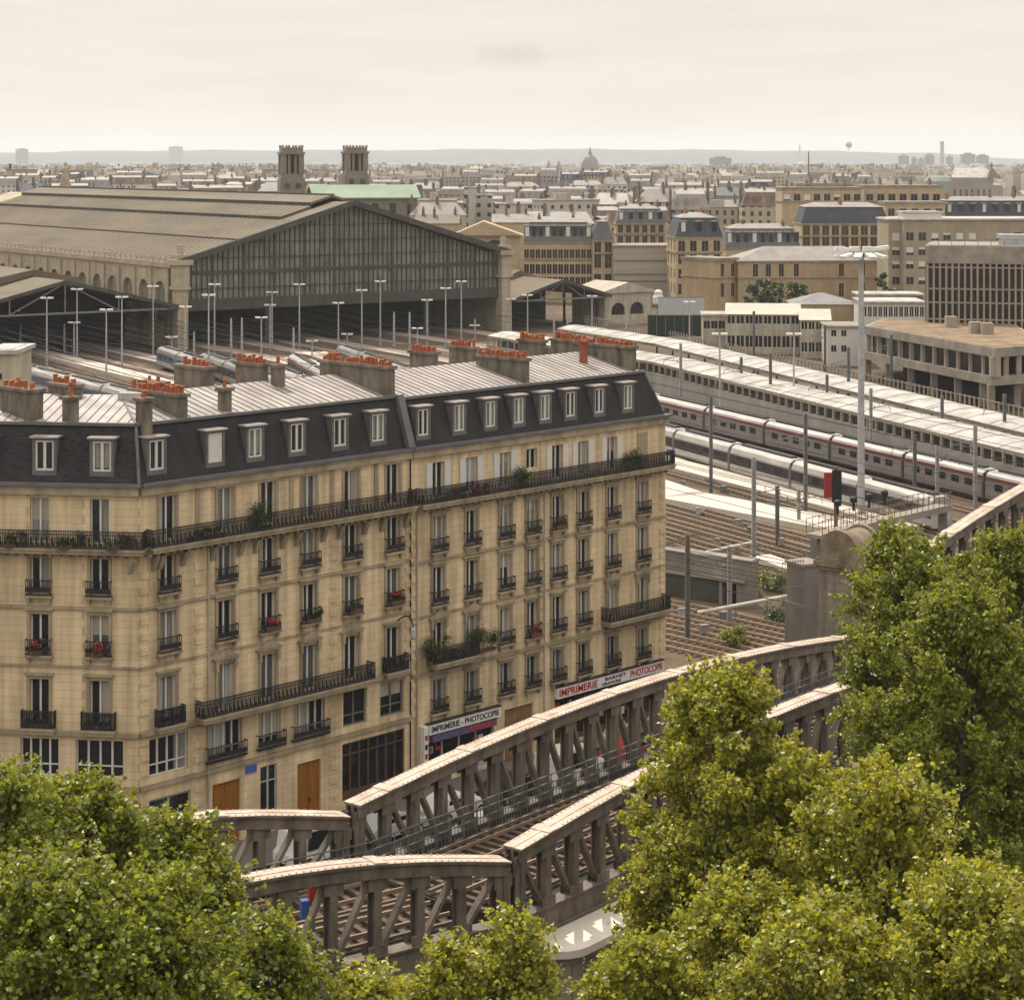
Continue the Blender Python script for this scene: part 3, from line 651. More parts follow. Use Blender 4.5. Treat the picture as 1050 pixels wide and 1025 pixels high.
# ------------------------------------------------------------------ elevated metro line: lattice spans, pylon, piers
DM = Vector((.633, .774, 0)).normalized(); PM = Vector((.774, -.633, 0)).normalized(); DL = Vector((.823, .568, 0)).normalized(); PL = Vector((.568, -.823, 0)).normalized()
FS = Vector((-6.8, 86.1, 0)); NS = FS + PM * 8.7
ZC0, ZC1 = 5.45, 6.15                                            # bottom chord
def truss(root, o, d, s0, s1, zend, rise, half, panel=1.85, tilt=0.0):
    """one lattice girder from o+d*s0 to o+d*s1; chord height follows a parabola; diagonals fall towards mid-span"""
    L = s1 - s0; n = int(round(L / panel)); p = L / n
    zt = lambda s: zend + rise * (1 - (2 * (s - s0) / L - 1) ** 2) + tilt * (s - s0) / L
    def W(s, z, t=0.0): q = o + d * s + Vector((-d.y, d.x, 0)) * t; return (q.x, q.y, z)
    tc, bc, pl_ = MB(), MB(), MB()
    for i in range(n):
        a, b = s0 + i * p, s0 + (i + 1) * p
        if i == 0: a -= .18
        if i == n - 1: b += .18
        za, zb = zt(s0 + i * p), zt(s0 + (i + 1) * p)
        tc.bar(W(a, za - .32), W(b, zb - .32), .14, .62); tc.bar(W(a, za - .05), W(b, zb - .05), .92, .09)
        for t in (-.34, .34): tc.bar(W(a, za - .33, t), W(b, zb - .33, t), .05, .48)
        pl_.bar(W(a, za + .015), W(b, zb + .015), .95, .03); pl_.bar(W(a, za + .04), W(b, zb + .04), .14, .03)
    for i in range(n + 1):                                                # gusset plates, butt straps and rivet rows
        s = s0 + i * p; z_ = zt(s)
        for t in (-.20, .20):
            tc.bar(W(s - .42, z_ - .78, t * 1.25), W(s + .42, z_ - .78, t * 1.25), .03, .5); bc.bar(W(s - .42, ZC1 + .2, t * 1.3), W(s + .42, ZC1 + .2, t * 1.3), .03, .44)
        if i % 3 == 1: pl_.bar(W(s - .25, zt(s - .25) + .05), W(s + .25, zt(s + .25) + .05), .97, .05)
    for k in range(int(L / .3)):
        s = s0 + .15 + k * .3
        for t in (-.40, .40): q_ = W(s, zt(s) + .035, t); pl_.box(q_[0] - .03, q_[0] + .03, q_[1] - .03, q_[1] + .03, q_[2] - .01, q_[2] + .03)
    bc.bar(W(s0 - .15, (ZC0 + ZC1) / 2 - .1), W(s1 + .15, (ZC0 + ZC1) / 2 - .1), .5, ZC1 - ZC0 + .12)
    bc.bar(W(s0 - .15, ZC1), W(s1 + .15, ZC1), .7, .08); bc.bar(W(s0 - .15, ZC0 - .2), W(s1 + .15, ZC0 - .2), .75, .08)
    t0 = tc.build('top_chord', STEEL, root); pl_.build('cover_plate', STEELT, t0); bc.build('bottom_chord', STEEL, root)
    for i in range(n + 1):
        s = s0 + i * p; e_ = i in (0, n); ww = .7 if e_ else .36
        m = MB(); z1_ = zt(s) - .62
        m.bar(W(s, ZC1), W(s, z1_ + .3), ww, .06, d); 
        for t in (-1, 1): m.bar(W(s, ZC1, t * .24), W(s, z1_ + .3, t * .24), .06 if not e_ else .1, ww * .9, d)
        m.build('truss_post', STEEL, root)
    for i in range(n):
        a, b = s0 + i * p, s0 + (i + 1) * p
        left = (a + b) / 2 < (s0 + s1) / 2
        if half == 'r': left = False
        if half == 'l': left = True
        q0, q1 = (W(a + .15, zt(a) - .4), W(b - .12, ZC1)) if left else (W(a + .12, ZC1), W(b - .15, zt(b) - .4))
        m = MB(); m.bar(q0, q1, .16, .32, (-d.y, d.x, 0)); m.build('diagonal', STEEL, root)
def viaduct_span(label, of, on, d, s0, s1, zend, rise, half='', rail=True, tilt=0.0):
    a = of + d * s0; root = thing('metro_viaduct_span', label, 'viaduct', (0, 0, 0), 0, 'spans of the elevated metro line')
    truss(root, of, d, s0, s1, zend, rise, half, tilt=tilt); truss(root, on, d, s0, s1, zend, rise, half)
    dk = MB(); c = (of + on) / 2; wd = (on - of).length
    def W(s, t, z): q = c + d * s + Vector((d.y, -d.x, 0)) * t; return (q.x, q.y, z)
    dk.bar(W(s0, 0, 5.92), W(s1, 0, 5.92), wd - .6, .16)
    for k in range(int((s1 - s0) / 1.85) + 1): dk.bar(W(s0 + k * 1.85, -wd / 2 + .3, 5.7), W(s0 + k * 1.85, wd / 2 - .3, 5.7), .3, .5)
    dk.build('deck', DECKM, root)
    sl_ = MB(); k = s0
    while k < s1:
        for t in (-1.7, 1.7): sl_.bar(W(k, t - 1.2, 6.08), W(k, t + 1.2, 6.08), .24, .16)
        k += .62
    sl_.build('sleepers', SLEEP, root)
    for t in (-2.42, -.98, .98, 2.42): MB().bar(W(s0, t, 6.24), W(s1, t, 6.24), .08, .15).build('rail', RAIL, root)
    for t in (-3.1, -.2, .2, 3.1): MB().bar(W(s0, t, 6.18), W(s1, t, 6.18), .16, .10).build('conductor_rail', RUST, root)
    if rail:
        for t in (-3.75,):
            r = MB(); L = s1 - s0
            for z in (6.6, 7.0, 7.35): r.bar(W(s0, t, z), W(s1, t, z), .05, .05)
            for k in range(int(L / .9)): r.bar(W(s0 + k * .9, t, 6.0), W(s0 + k * .9, t, 7.35), .05, .05)
            for k in range(int(L / .22)): r.bar(W(s0 + k * .22, t, 6.05), W(s0 + k * .22, t, 7.0), .035, .035)
            r.build('walkway_railing', GALVD, root)
    return root
viaduct_span('long steel lattice span with arched top chord in front of the printing shops', FS, NS, DM, .3, 44, 8.95, 1.35, tilt=-.75)
viaduct_span('lower steel lattice span with rusty rails beside the left trees', FS, NS, DL, -25.2, -.5, 8.6, 1.5)
viaduct_span('tall lattice span with pale top plate rising behind the right trees', FS, NS, DM, 46.4, 121, 11.3, 4.2, rail=False)
# stone pylon with a rounded cap at the end of the long span
pc = FS + DM * 45.9 - PM * 2.9
pc = pc + DM * .8
py = thing('stone_pylon', 'weathered stone pylon with rounded cap between the two metro spans', 'pylon', (pc.x, pc.y, STREET), math.atan2(DM.y, DM.x))
py.scale = (.82, .82, .97)
PYL = ashlar("pylon_stone", (.29, .245, .19), .9, .5, .02, .6, .4); PYD = M("lichened_stone", (.17, .13, .085), .98, .4, 1.2, bump=.5, col2=(.28, .22, .15))
z0 = -STREET
b = MB(); b.box(-1.7, 1.7, -1.7, 1.7, -7, 12.0 + z0); b.build('shaft', PYL, py)
b = MB(); b.box(-2.0, 2.0, -2.0, 2.0, 12.0 + z0, 12.3 + z0); b.box(-1.85, 1.85, -1.85, 1.85, 11.75 + z0, 11.995 + z0); b.box(-1.9, 1.9, -1.9, 1.9, 12.3 + z0, 12.5 + z0); b.build('cornice', PYD, py)
def halfring(x, r, n=16): return [(x, r * math.cos(math.pi * k / n), 12.5 + z0 + r * math.sin(math.pi * k / n)) for k in range(n + 1)]
b = MB(); b.prism(halfring(-1.6, 1.62), halfring(1.6, 1.62)); b.prism(halfring(-1.8, 1.8), halfring(-1.45, 1.8)); b.prism(halfring(1.45, 1.8), halfring(1.8, 1.8)); b.build('cap', PYD, py, smooth=True)
# piers
def pier(label, p, d):
    t = thing('viaduct_pier', label, 'pier', (p.x, p.y, STREET), math.atan2(d.y, d.x)); b = MB(); b.box(-1.2, 1.2, -4.7, 4.7, 0, 6.1); b.build('shaft', PYL, t)
    MB().box(-1.4, 1.4, -5.0, 5.0, 6.1, 6.6).build('coping', PYL, t); return t
pier('stone pier under the joint of the two left metro spans', (FS + NS) / 2, DM); pier('stone pier below the metro beside the rounded pylon', (FS + NS) / 2 + DM * 45.2, DM)
# rounded landing of the pier beside the near girder
pq = NS + DM * 4.0 + PM * 1.1
s = thing('pier_landing', 'pale round ended stone landing below the joint of the near girders', 'landing', (pq.x, pq.y, STREET), math.atan2(DM.y, DM.x))
def stadium(L, r, z, n=10):
    return [(-L / 2 + r * math.cos(R(90 + 180 * k / n)), r * math.sin(R(90 + 180 * k / n)), z) for k in range(n + 1)] + [(L / 2 + r * math.cos(R(-90 + 180 * k / n)), r * math.sin(R(-90 + 180 * k / n)), z) for k in range(n + 1)]
MB().prism(stadium(4.4, 1.35, 6.35), stadium(4.4, 1.35, 6.65)).build('slab', M("landing_stone", (.60, .53, .46), .8, .12, .8), s)
MB().prism(stadium(4.2, 1.1, 0), stadium(4.2, 1.1, 6.35)).build('shaft', PYL, s)

# ------------------------------------------------------------------ parapet of the boulevard above the tracks
t = thing('parapet_railing', 'iron railing on stone kerb along the boulevard above the tracks', 'railing', (0, 0, 0))
b = MB(); q0, q1 = PAR0 - DM * 0, PAR0 + DM * 60; b.bar((q0.x, q0.y, STREET + .25), (q1.x, q1.y, STREET + .25), .5, .5); b.build('kerb', CONCM, t)
b = MB(); b.bar((q0.x, q0.y, STREET + 1.6), (q1.x, q1.y, STREET + 1.6), .07, .07); b.bar((q0.x, q0.y, STREET + .6), (q1.x, q1.y, STREET + .6), .06, .06)
for k in range(150): q = PAR0 + DM * (k * .4); b.bar((q.x, q.y, STREET + .5), (q.x, q.y, STREET + 1.6), .03, .03)
b.build('rail_bars', GALVD, t)
sheet("pavement", [(x, y, STREET + .12) for x, y in ((C1.x - 12, C1.y - 3.5), (C1.x + 3.2, C1.y - 3.4), (PAR0.x + 62, PAR0.y + 70), (PAR0.x + 59, PAR0.y + 74), (PAR0.x, PAR0.y - .2), (C1.x - .3, C1.y + .5), (C1.x - 12, C1.y + 1.8))], PAVE)
# ------------------------------------------------------------------ railway tracks
def track(label, pts, sleepers=True, wire=True, group='tracks of the station yard'):
    """pts: world xy polyline; z follows the yard"""
    t = thing('railway_track', label, 'railway track', (pts[0][0], pts[0][1], zy(pts[0][1])), 0, group); o = Vector(t.location)
    pts = [Vector((x, y, zy(y))) - o for x, y in pts]; seg = []
    for a, c in zip(pts[:-1], pts[1:]): seg.append((a, c))
    for sgn in (-.75, .75):
        b = MB()
        for a, c in seg:
            d = (c - a).normalized(); nrm = Vector((-d.y, d.x, 0)).normalized() * sgn; b.bar(a + nrm + Vector((0, 0, .19)), c + nrm + Vector((0, 0, .19)), .15, .22)
        b.build('rail', RAIL, t)
    if wire:
        b = MB()
        for a, c in seg:
            for zz_ in (5.6, 6.7): b.bar(a + Vector((0, 0, zz_)), c + Vector((0, 0, zz_)), .05, .05)
        b.build('overhead_wire', BLACKP, t)
    if sleepers:
        b = MB()
        for a, c in seg:
            L = (c - a).length; d = (c - a).normalized(); nrm = Vector((-d.y, d.x, 0)).normalized(); k = 0.0
            while k < L: p = a + d * k + Vector((0, 0, .04)); b.bar(p - nrm * 1.25, p + nrm * 1.25, .28, .06); k += .8
        b.build('sleepers', SLEEP, t)
    return t
S0 = Vector((-63, 390, 0)); EG = Vector((.824, .567, 0)).normalized(); DS = Vector((-.567, .824, 0)).normalized()
def gk(k, L=0.0): p = S0 + EG * k + DS * L; return (p.x, p.y)
def gy2(px, y, dz=0.3): p = GY(px, y, dz); return (p.x, p.y)
near = [(684, 482, 872, 533), (682, 513, 850, 556), (682, 522, 846, 567), (682, 532, 846, 577), (682, 542, 846, 588), (682, 552, 848, 600), (690, 617, 870, 656), (690, 627, 868, 667), (690, 637, 864, 677), (690, 648, 860, 687), (690, 660, 850, 696)]
for i, (xa, ya, xb, yb) in enumerate(near):
    a, c = gy2(xa, ya), gy2(xb, yb); d = ((c[0] - a[0]), (c[1] - a[1])); L = math.hypot(*d); d = (d[0] / L, d[1] / L)
    k = 12 - i * 6.5; g0 = gk(k, 20)
    e_ = (c[0] + d[0] * 12, c[1] + d[1] * 12); bk = (a[0] - d[0] * 30, a[1] - d[1] * 30)
    track(f'railway track below the pale platforms, {ORD[i]} down from the white train' if i else 'railway track between the two pale open platforms', [g0, bk, a, c, e_])
for i, k in enumerate((20, 26, 32, 38, 45)):
    sl_ = -.505 if k < 35 else -.498; g0 = gk(k, 20); L = g0[1] - 205
    track(f'railway track from the glazed shed towards the trains, {ORD[i]} from left', [g0, (g0[0] - sl_ * L, 205)])
for i, k in enumerate((-62, -58, -50, -46, -42, -38, -34, -30.5, -22, -18, -8, -4, 0, 9)):
    track(f'railway track left of the corner house chimneys, {ORD[i]} from left', [gk(k, 30), gk(k, -110)], True)
for i, k in enumerate((52, 58)):
    track(f'railway track in front of the glazed gable, {ORD[i]} from its right end', [gk(k, 20), gk(k, -60)], True)
# ------------------------------------------------------------------ platforms and canopies
def strip(name, label, cat, pts, w, z0, z1, mat, group=None, edge=None, side=1):
    """paved strip following pts (world xy); front edge on the polyline, w metres wide towards its left"""
    t = MB(); rim = MB()
    for (ax, ay), (bx, by) in zip(pts[:-1], pts[1:]):
        a, c = Vector((ax, ay, 0)), Vector((bx, by, 0)); d = (c - a).normalized(); n = Vector((-d.y, d.x, 0)) * side
        def V(p, z): return (p.x, p.y, zy(p.y) + z)
        t.prism([V(a, z0), V(c, z0), V(c + n * w, z0), V(a + n * w, z0)], [V(a, z1), V(c, z1), V(c + n * w, z1), V(a + n * w, z1)])
        rim.prism([V(a, z1 + .002), V(c, z1 + .002), V(c + n * .35, z1 + .002), V(a + n * .35, z1 + .002)], [V(a, z1 + .03), V(c, z1 + .03), V(c + n * .35, z1 + .03), V(a + n * .35, z1 + .03)])
    r = thing(name, label, cat, (0, 0, 0), 0, group); t.build('surface', mat, r)
    if edge: rim.build('edge', edge, r)
    return r
EDGE = M("platform_edge", (.50, .46, .40), .8, .15, 1)
# pale open platforms to the right of the houses: front edges measured at their near rim
a, c = gy2(676, 476, .6), gy2(925, 541, .6); g0 = gk(15, -20)
strip('platform', 'long pale platform directly below the white train', 'platform', [c, a, g0], 4.6, -.4, .6, PLATF, 'open platforms in the yard', EDGE, side=-1)
a, c = gy2(676, 510, .6), gy2(846, 542, .6); g0 = gk(6, -25)
strip('platform', 'pale platform second below the white train, beside the house end', 'platform', [c, a, g0], 6.2, -.4, .6, PLATF, 'open platforms in the yard', EDGE, side=-1)
a, c = gy2(770, 570, .5), gy2(842, 596, .5)
strip('platform', 'short pale platform end between the low wall and the stone pylon', 'platform', [c, a], 2.2, -.4, .5, PLATF, 'open platforms in the yard', EDGE, side=-1)
for i, (k, w_, l0, l1, mt) in enumerate(((-55, 4, 20, -60, PLATR), (-27, 4.2, 20, -92, PLATF), (-14, 4.2, 20, -92, PLATR), (4, 4, 20, -70, PLATR), (14, 4, 20, -45, PLATR), (29, 4, 20, -70, PLATR), (48, 4, 15, -70, PLATR), (63, 5, 15, -70, PLATR))):
    strip('platform', f'dull station platform running out of the shed, {ORD[i]} from left', 'platform', [gk(k, l1), gk(k, l0)], w_, -.3, .7, mt, 'platforms running out of the sheds', EDGE, side=-1)
def canopy(label, pts, w, z, wall=False, th=.45):
    t = thing('platform_canopy', label, 'canopy', (0, 0, 0)); rf, fas = MB(), MB()
    N = 10; posts = []; wl = MB()
    for (ax, ay), (bx, by) in zip(pts[:-1], pts[1:]):
        a, c = Vector((ax, ay, 0)), Vector((bx, by, 0)); d = (c - a).normalized(); n = Vector((d.y, -d.x, 0)); L = (c - a).length
        if n.y < 0: n = -n
        def V(p, z_): return (p.x, p.y, zy(p.y) + z_)
        prof = [(w * k / N, z + .55 * math.sin(math.pi * k / N)) for k in range(N + 1)]
        lo = [V(a + n * u, zz) for u, zz in prof] + [V(a + n * u, zz - .12) for u, zz in prof[::-1]]; hi = [V(c + n * u, zz) for u, zz in prof] + [V(c + n * u, zz - .12) for u, zz in prof[::-1]]
        rf.prism(lo, hi)
        k = 0.0
        while k < L:                                                       # sheet joints and gutters crossing the roof
            p = a + d * k
            for j in range(N): 
                (u0, z0_), (u1, z1_) = prof[j], prof[j + 1]; rf.bar(V(p + n * u0, z0_ + .03), V(p + n * u1, z1_ + .03), .10, .05, m=1)
            k += 5.2
        fas.bar(V(a, z - .02 - th / 2), V(c, z - .02 - th / 2), .12, th); fas.bar(V(a + n * w, z - .25), V(c + n * w, z - .25), .12, .4)
        k = 0.0
        while k < L: posts.append(a + d * k); k += 6.5 if not wall else 2.15
        if wall:
            wl.bar(V(a, (z - 1.7) / 2 - .2), V(c, (z - 1.7) / 2 - .2), .3, z - 1.7 + .4)
            wl.bar(V(a + n * 2.2, z / 2), V(c + n * 2.2, z / 2), .2, z - .3, m=1)
    rf.build('roof', [CANOPY, CONCM], t); fas.build('fascia', CONCM if wall else CONCD, t)
    if wall: wl.build('wall', [M('grey_wall', (.27, .25, .225), .9, .2, .4, stretch=(1, 1, .4)), CONCD], t)
    ps = posts if len(posts) <= 98 else posts[:98]
    for p in ps:
        o_ = p + (n * (.05 if wall else w / 2)); MB().bar((o_.x, o_.y, zy(o_.y) + (z - 1.69 if wall else 0)), (o_.x, o_.y, zy(o_.y) + z - .2), .55 if wall else .3, .3, (1, 0, 0)).build('post', CONCM if wall else GALVD, t)
    return t
def gyz(px, y, dz): p = GY(px, y, dz); return (p.x, p.y)
ca = [gyz(571, 337, 4.4), gyz(670, 352, 4.4), gyz(1085, 452, 4.4)]
cb = [gyz(500, 344, 5.0), gyz(670, 371, 5.0), gyz(1085, 474, 5.0)]
canopy('long white platform canopy nearest the concrete office block', ca, 7.5, 4.4)
canopy('long white platform canopy above the pale concrete wall and silver train', cb, 7.5, 5.0, wall=True)
for i, (px, y, n_) in enumerate(((760, 397, 3), (850, 420, 4), (960, 448, 4), (700, 380, 3))):        # low service roofs between the canopies
    p = GY(px, y, 2.4); q = GY(px + 90, y + 23, 2.4); d = (q - p).normalized()
    t = thing('service_hut', f'low grey hut on the track between the white canopies, {ORD[(1, 2, 3, 0)[i]]} from left', 'hut', (p.x, p.y, zy(p.y)), math.atan2(d.y, d.x), 'low huts between the white canopies')
    MB().box(0, 10, -1.4, 1.4, 0, 1.9).build('wall', CONC, t); MB().box(-.2, 10.2, -1.6, 1.6, 1.9, 2.05).build('roof', GALV, t)
    for k in range(n_): MB().lathe([(.35, 2.05), (.35, 2.5), (.45, 2.5), (.45, 2.7)], 1 + k * 2.4).build('vent', GALVD, t)
# ------------------------------------------------------------------ trains
def train(label, p, q, n, body, roof, stripe=None, lower=None, gap=.6, nose=False, group='trains in the yard', window=GLASS, cl=None):
    """n coaches between world points p and q (rail level); coach > window, stripe"""
    p, q = Vector(p), Vector(q); d = (q - p); L = d.length; d.normalize(); rz = math.atan2(d.y, d.x); rt = math.asin(d.z)
    t = thing('train', label, 'train', p, 0, group); t.rotation_euler = (0, -rt, rz)
    cl = L / n; w, h = 1.45, 3.55
    prof = [(-w, .55), (-w, 2.7), (-w * .86, 3.2), (-w * .5, h), (w * .5, h), (w * .86, 3.2), (w, 2.7), (w, .55), (w * .8, .25), (-w * .8, .25)]
    k = ('coach', round(cl, 1), body.name, roof.name, nose)
    def coach_mesh(nose_):
        b = MB(); x0, x1 = gap / 2, cl - gap / 2; pr = prof; nn = len(pr)
        secs = [(x0, 1.0, 1.0), (x1, 1.0, 1.0)] if not nose_ else [(x0, 1, 1), (x1 - 4.5, 1, 1), (x1 - 2, .92, .82), (x1 - .4, .7, .5)]
        i0 = len(b.v)
        for x, sw, sh in secs: b.v += [(x, y * sw, .25 + (z - .25) * sh) for y, z in pr]
        for s in range(len(secs) - 1):
            for j in range(nn):
                jj = (j + 1) % nn; b.f.append((i0 + s * nn + j, i0 + s * nn + jj, i0 + (s + 1) * nn + jj, i0 + (s + 1) * nn + j)); b.m.append(1 if 1 <= j <= 5 else 0)
        b.f.append(tuple(i0 + j for j in range(nn))); b.f.append(tuple(i0 + (len(secs) - 1) * nn + nn - 1 - j for j in range(nn))); b.m += [0, 0]
        b.box(x0 + 1, x1 - (6 if nose_ else 1), -.45, .45, h, h + .22, m=2)
        for e_ in (.2, .8): b.box(x0 + (x1 - x0) * e_ - 1.3, x0 + (x1 - x0) * e_ + 1.3, -1.1, 1.1, .02, .3, m=2)
        return b.mesh('coach', [body, roof, TRAIND])
    cm = coach_mesh(False); cn = coach_mesh(True) if nose else cm
    wl = 1.35; wm = MB().box(0, wl, -w - .015, -w + .01, 1.55, 2.3).mesh('window', window); nwin = max(3, min(12, int((cl - 4) / 2.1), int(96 / n)))
    wm2 = MB().box(0, wl, w - .01, w + .015, 1.55, 2.3).mesh('window', window)
    for i in range(n):
        c = put('coach', cn if (nose and i == n - 1) else cm, t, (i * cl, 0, 0))
        for j in range(nwin): put('window', wm, c, (1.9 + (cl - 3.8 - wl) * j / (nwin - 1), 0, 0))
        if stripe: MB().box(gap / 2, cl - gap / 2 - (4 if nose and i == n - 1 else 0), -w - .012, -w + .02, 2.62, 2.95).build('stripe', stripe, c)
        if lower: MB().box(gap / 2, cl - gap / 2 - (4 if nose and i == n - 1 else 0), -w - .010, -w + .02, 1.3, 2.5).build('band', lower, c)
        if i: MB().box(-gap / 2, gap / 2, -1.1, 1.1, .5, 3.2).build('gangway', TRAIND, c)
    return t
def on_yard(px, y, dz=.35): p = GY(px, y, dz); return Vector((p.x, p.y, zy(p.y) + .35))
a, c = on_yard(672, 429), on_yard(1050, 521); d = c - a
train('silver passenger train with a dark red roof edge passing behind the tall floodlight mast', a - d * .55, c + d * .12, 9, TRAINS, TRAINW, TRAINR)
a, c = on_yard(681, 463), on_yard(886, 521); d = c - a
train('white train with dark window band beside the pale platform', a - d * .5, c + d * .32, 6, TRAINW, TRAINW, None, TRAIND)
a, c = on_yard(905, 531), on_yard(1030, 553)
def ptrain(label, xa, ya, xb, yb, n, *args, **kw):                       # roof line measured: ridge at 3.6 m
    p, q = GY(xa, ya, 3.7), GY(xb, yb, 3.7); p.z = zy(p.y) + .35; q.z = zy(q.y) + .35; return train(label, p, q, n, *args, **kw)
ptrain('white train with rounded nose behind the left chimneys', 4, 370, 152, 405, 4, TRAINW, TRAINW, None, TRAINB, nose=True)
ptrain('white train with grey blue band near the shed pillar, left of the tall lamps', 168, 356, 209, 369, 2, TRAINW, TRAINS, None, TRAINB)
ptrain('pale blue train behind the red chimney pots', 211, 363, 292, 389, 3, TRAINS, TRAINS, None, TRAIND)
ptrain('white train with blunt dark fronted end behind the long chimney wall', 303, 364, 346, 389, 2, TRAINW, TRAINW, TRAINR, TRAIND)
ptrain('white and red train behind the single stucco chimney', 286, 376, 336, 397, 2, TRAINW, TRAINW, TRAINR, None)
ptrain('pale train standing left of the white canopy end', 352, 355, 420, 378, 3, TRAINW, TRAINS, None, TRAIND)
# ------------------------------------------------------------------ masts
def mast(px, yt, yb, head, label, w_=.28, mat=GALV, Y=None):
    g0 = GY(px, yb, 0.0) if Y is None else Vector(((px - CX) / FP * Y, Y, zy(Y))); zt_ = H - (yt - HY) / FP * g0.y; h = zt_ - zy(g0.y); z0_ = zy(g0.y)
    name = {'lamp': 'lamp_mast', 'cat': 'catenary_mast', 'plain': 'steel_mast'}[head]
    t = thing(name, label, 'mast', (g0.x, g0.y, z0_), 0, {'lamp': 'lamp masts in the yard', 'cat': 'catenary masts', 'plain': 'plain masts in the yard'}[head])
    b = MB()
    if head == 'cat':
        for s in (-1, 1): b.box(s * w_ / 2 - .04, s * w_ / 2 + .04, -w_ / 2, w_ / 2, 0, h)
        k = 0.0
        while k < h - .5: b.bar((-w_ / 2, -w_ / 2, k), (w_ / 2, -w_ / 2, k + .5), .04, .03, (0, 1, 0)); k += .5
        b.box(-w_ / 2, w_ / 2, -.02, .02, 0, h)
    else: b.tube((0, 0, 0), (0, 0, h), w_ * .6, w_ * .36, 8)
    b.build('pole', mat, t)
    if head == 'lamp':
        q = MB(); ww = .62
        q.bar((-ww, 0, h - .05), (ww, 0, h - .05), .12, .1)
        for s in (-1, 1): q.box(s * ww - .45, s * ww + .45, -.45, .45, h - .02, h + .2)
        q.build('lamp_head', LAMP, t)
    if head == 'cat':
        q = MB(); zz = h * .72; s = 1 if (int(px) % 2) else -1
        q.tube((0, 0, zz + 1.0), (s * 2.6, .6, zz + .2), .05, n=6); q.tube((0, 0, zz), (s * 2.4, .6, zz + .3), .05, n=6); q.tube((s * 2.4, .6, zz + .25), (s * 2.7, .6, zz - .5), .04, n=6); q.tube((s * 1.1, .3, zz + .15), (s * 1.1, .3, zz + .68), .04, n=6)
        for k in range(3): q.lathe([(.03, zz - .05 + k * .12), (.12, zz + k * .12), (.03, zz + .05 + k * .12)], s * .5, .1, 8)
        q.build('arm', GALVD, t)
    return t
lampl = [(15, 319, 357), (48, 306, 383), (79, 297, 370), (76, 331, 370), (109, 318, 393), (125, 305, 380), (157, 294, 364), (190, 315, 377), (214, 303, 397), (220, 292, 364), (176, 346, 373), (279, 300, 357), (277, 313, 360), (268, 326, 375), (307, 292, 359), (347, 311, 361),
         (371, 298, 358), (390, 289, 355), (438, 308, 356), (457, 296, 356), (473, 289, 350), (428, 337, 360), (541, 303, 345), (524, 307, 344), (607, 304, 346), (738, 343, 446), (814, 343, 435), (707, 310, 368), (320, 350, 368), (356, 343, 360), (487, 334, 348)]
lampl.sort()
for i, (px, yt, yb) in enumerate(lampl): mast(px, yt, yb, 'lamp', f'grey lamp mast with flat twin head, {ORD[i]} of the yard lamps from left', .3)
plain = [(21, 333, 358), (66, 332, 362), (199, 340, 370), (237, 326, 366), (248, 326, 370), (301, 336, 372), (404, 320, 355), (420, 320, 358), (568, 318, 345), (582, 316, 345), (487, 327, 343), (642, 325, 345)]
plain.sort()
for i, (px, yt, yb) in enumerate(plain): mast(px, yt, yb, 'plain', f'plain grey mast without a lamp, {ORD[i]} of its kind from left', .45, GALV)
cat = [(760, 366, 420), (773, 319, 384), (729, 406, 507), (826, 424, 527), (846, 333, 381), (848, 384, 442), (914, 343, 400), (938, 446, 505), (961, 457, 513), (966, 406, 469), (773, 469, 600), (819, 502, 538), (970, 507, 545), (705, 548, 655), (846, 560, 640), (698, 352, 420), (893, 398, 470), (1000, 436, 520), (1030, 404, 470), (790, 362, 432), (797, 498, 560), (748, 560, 640), (870, 356, 425)]
cat.sort()
for i, (px, yt, yb) in enumerate(cat): mast(px, yt, yb, 'cat', f'lattice catenary mast with bracket arm, {ORD[i]} of its kind from left', .33 if yb > 440 else .36, GALVD if i % 3 else GALV)
# tall floodlight mast
g0 = GY(883, 532, 0); zt_ = H - (258 - HY) / FP * g0.y; z0_ = zy(g0.y); h = zt_ - z0_
t = thing('floodlight_mast', 'very tall grey floodlight mast with round lamp platform', 'mast', (g0.x, g0.y, z0_)); MB().tube((0, 0, 0), (0, 0, h), .42, .28, 12).build('pole', GALV, t)
b = MB(); b.lathe([(.3, h - .6), (1.6, h - .25), (1.7, h - .1), (.4, h)], n=16); b.build('platform', GALVD, t)
for k in range(10):
    a = 2 * math.pi * k / 10; c_, s_ = math.cos(a), math.sin(a); r_ = 2.0
    q = MB(); q.bar((r_ * c_ * .8, r_ * s_ * .8, h - .25), (r_ * 1.45 * c_, r_ * 1.45 * s_, h - .6), .85, .35); q.build('floodlight', LAMP, t)
b = MB()
for s in (-1, 1): b.box(s * .7 - .5, s * .7 + .5, -.5, .5, h, h + .55)
b.build('control_box', LAMP, t)
for k, (dx, dz) in enumerate(((-2.3, .35), (2.4, .5))):
    q = MB(); q.bar((dx * .5, 0, h + dz * .5), (dx * 1.25, 0, h + dz), .9, .4); q.build('floodlight', LAMP, t)
# pale tubular catenary beams over the lower tracks
def beam(label, xa, ya, xb, yb, Ya, Yb):
    a, c = P(xa, ya, Ya), P(xb, yb, Yb); t = thing('catenary_beam', label, 'beam', a); MB().tube((0, 0, 0), c - a, .16, .16, 8).build('tube', M("pale_tube", (.46, .42, .36), .6, .12, 1), t)
    q = MB(); L = (c - a)
    for f in (.3, .55, .8): p = L * f; q.tube(p, p + Vector((0, 0, -1.1)), .05, n=6); q.lathe([(.12, p.z - .5), (.12, p.z - .9)], p.x, p.y, 8)
    q.build('hanger', GALVD, t); return t
beam('pale tubular beam over the tracks above the low concrete wall', 692, 573, 772, 556, 196, 196)
beam('pale tubular beam over the lower tracks reaching the stone pylon', 716, 628, 846, 604, 170, 165)
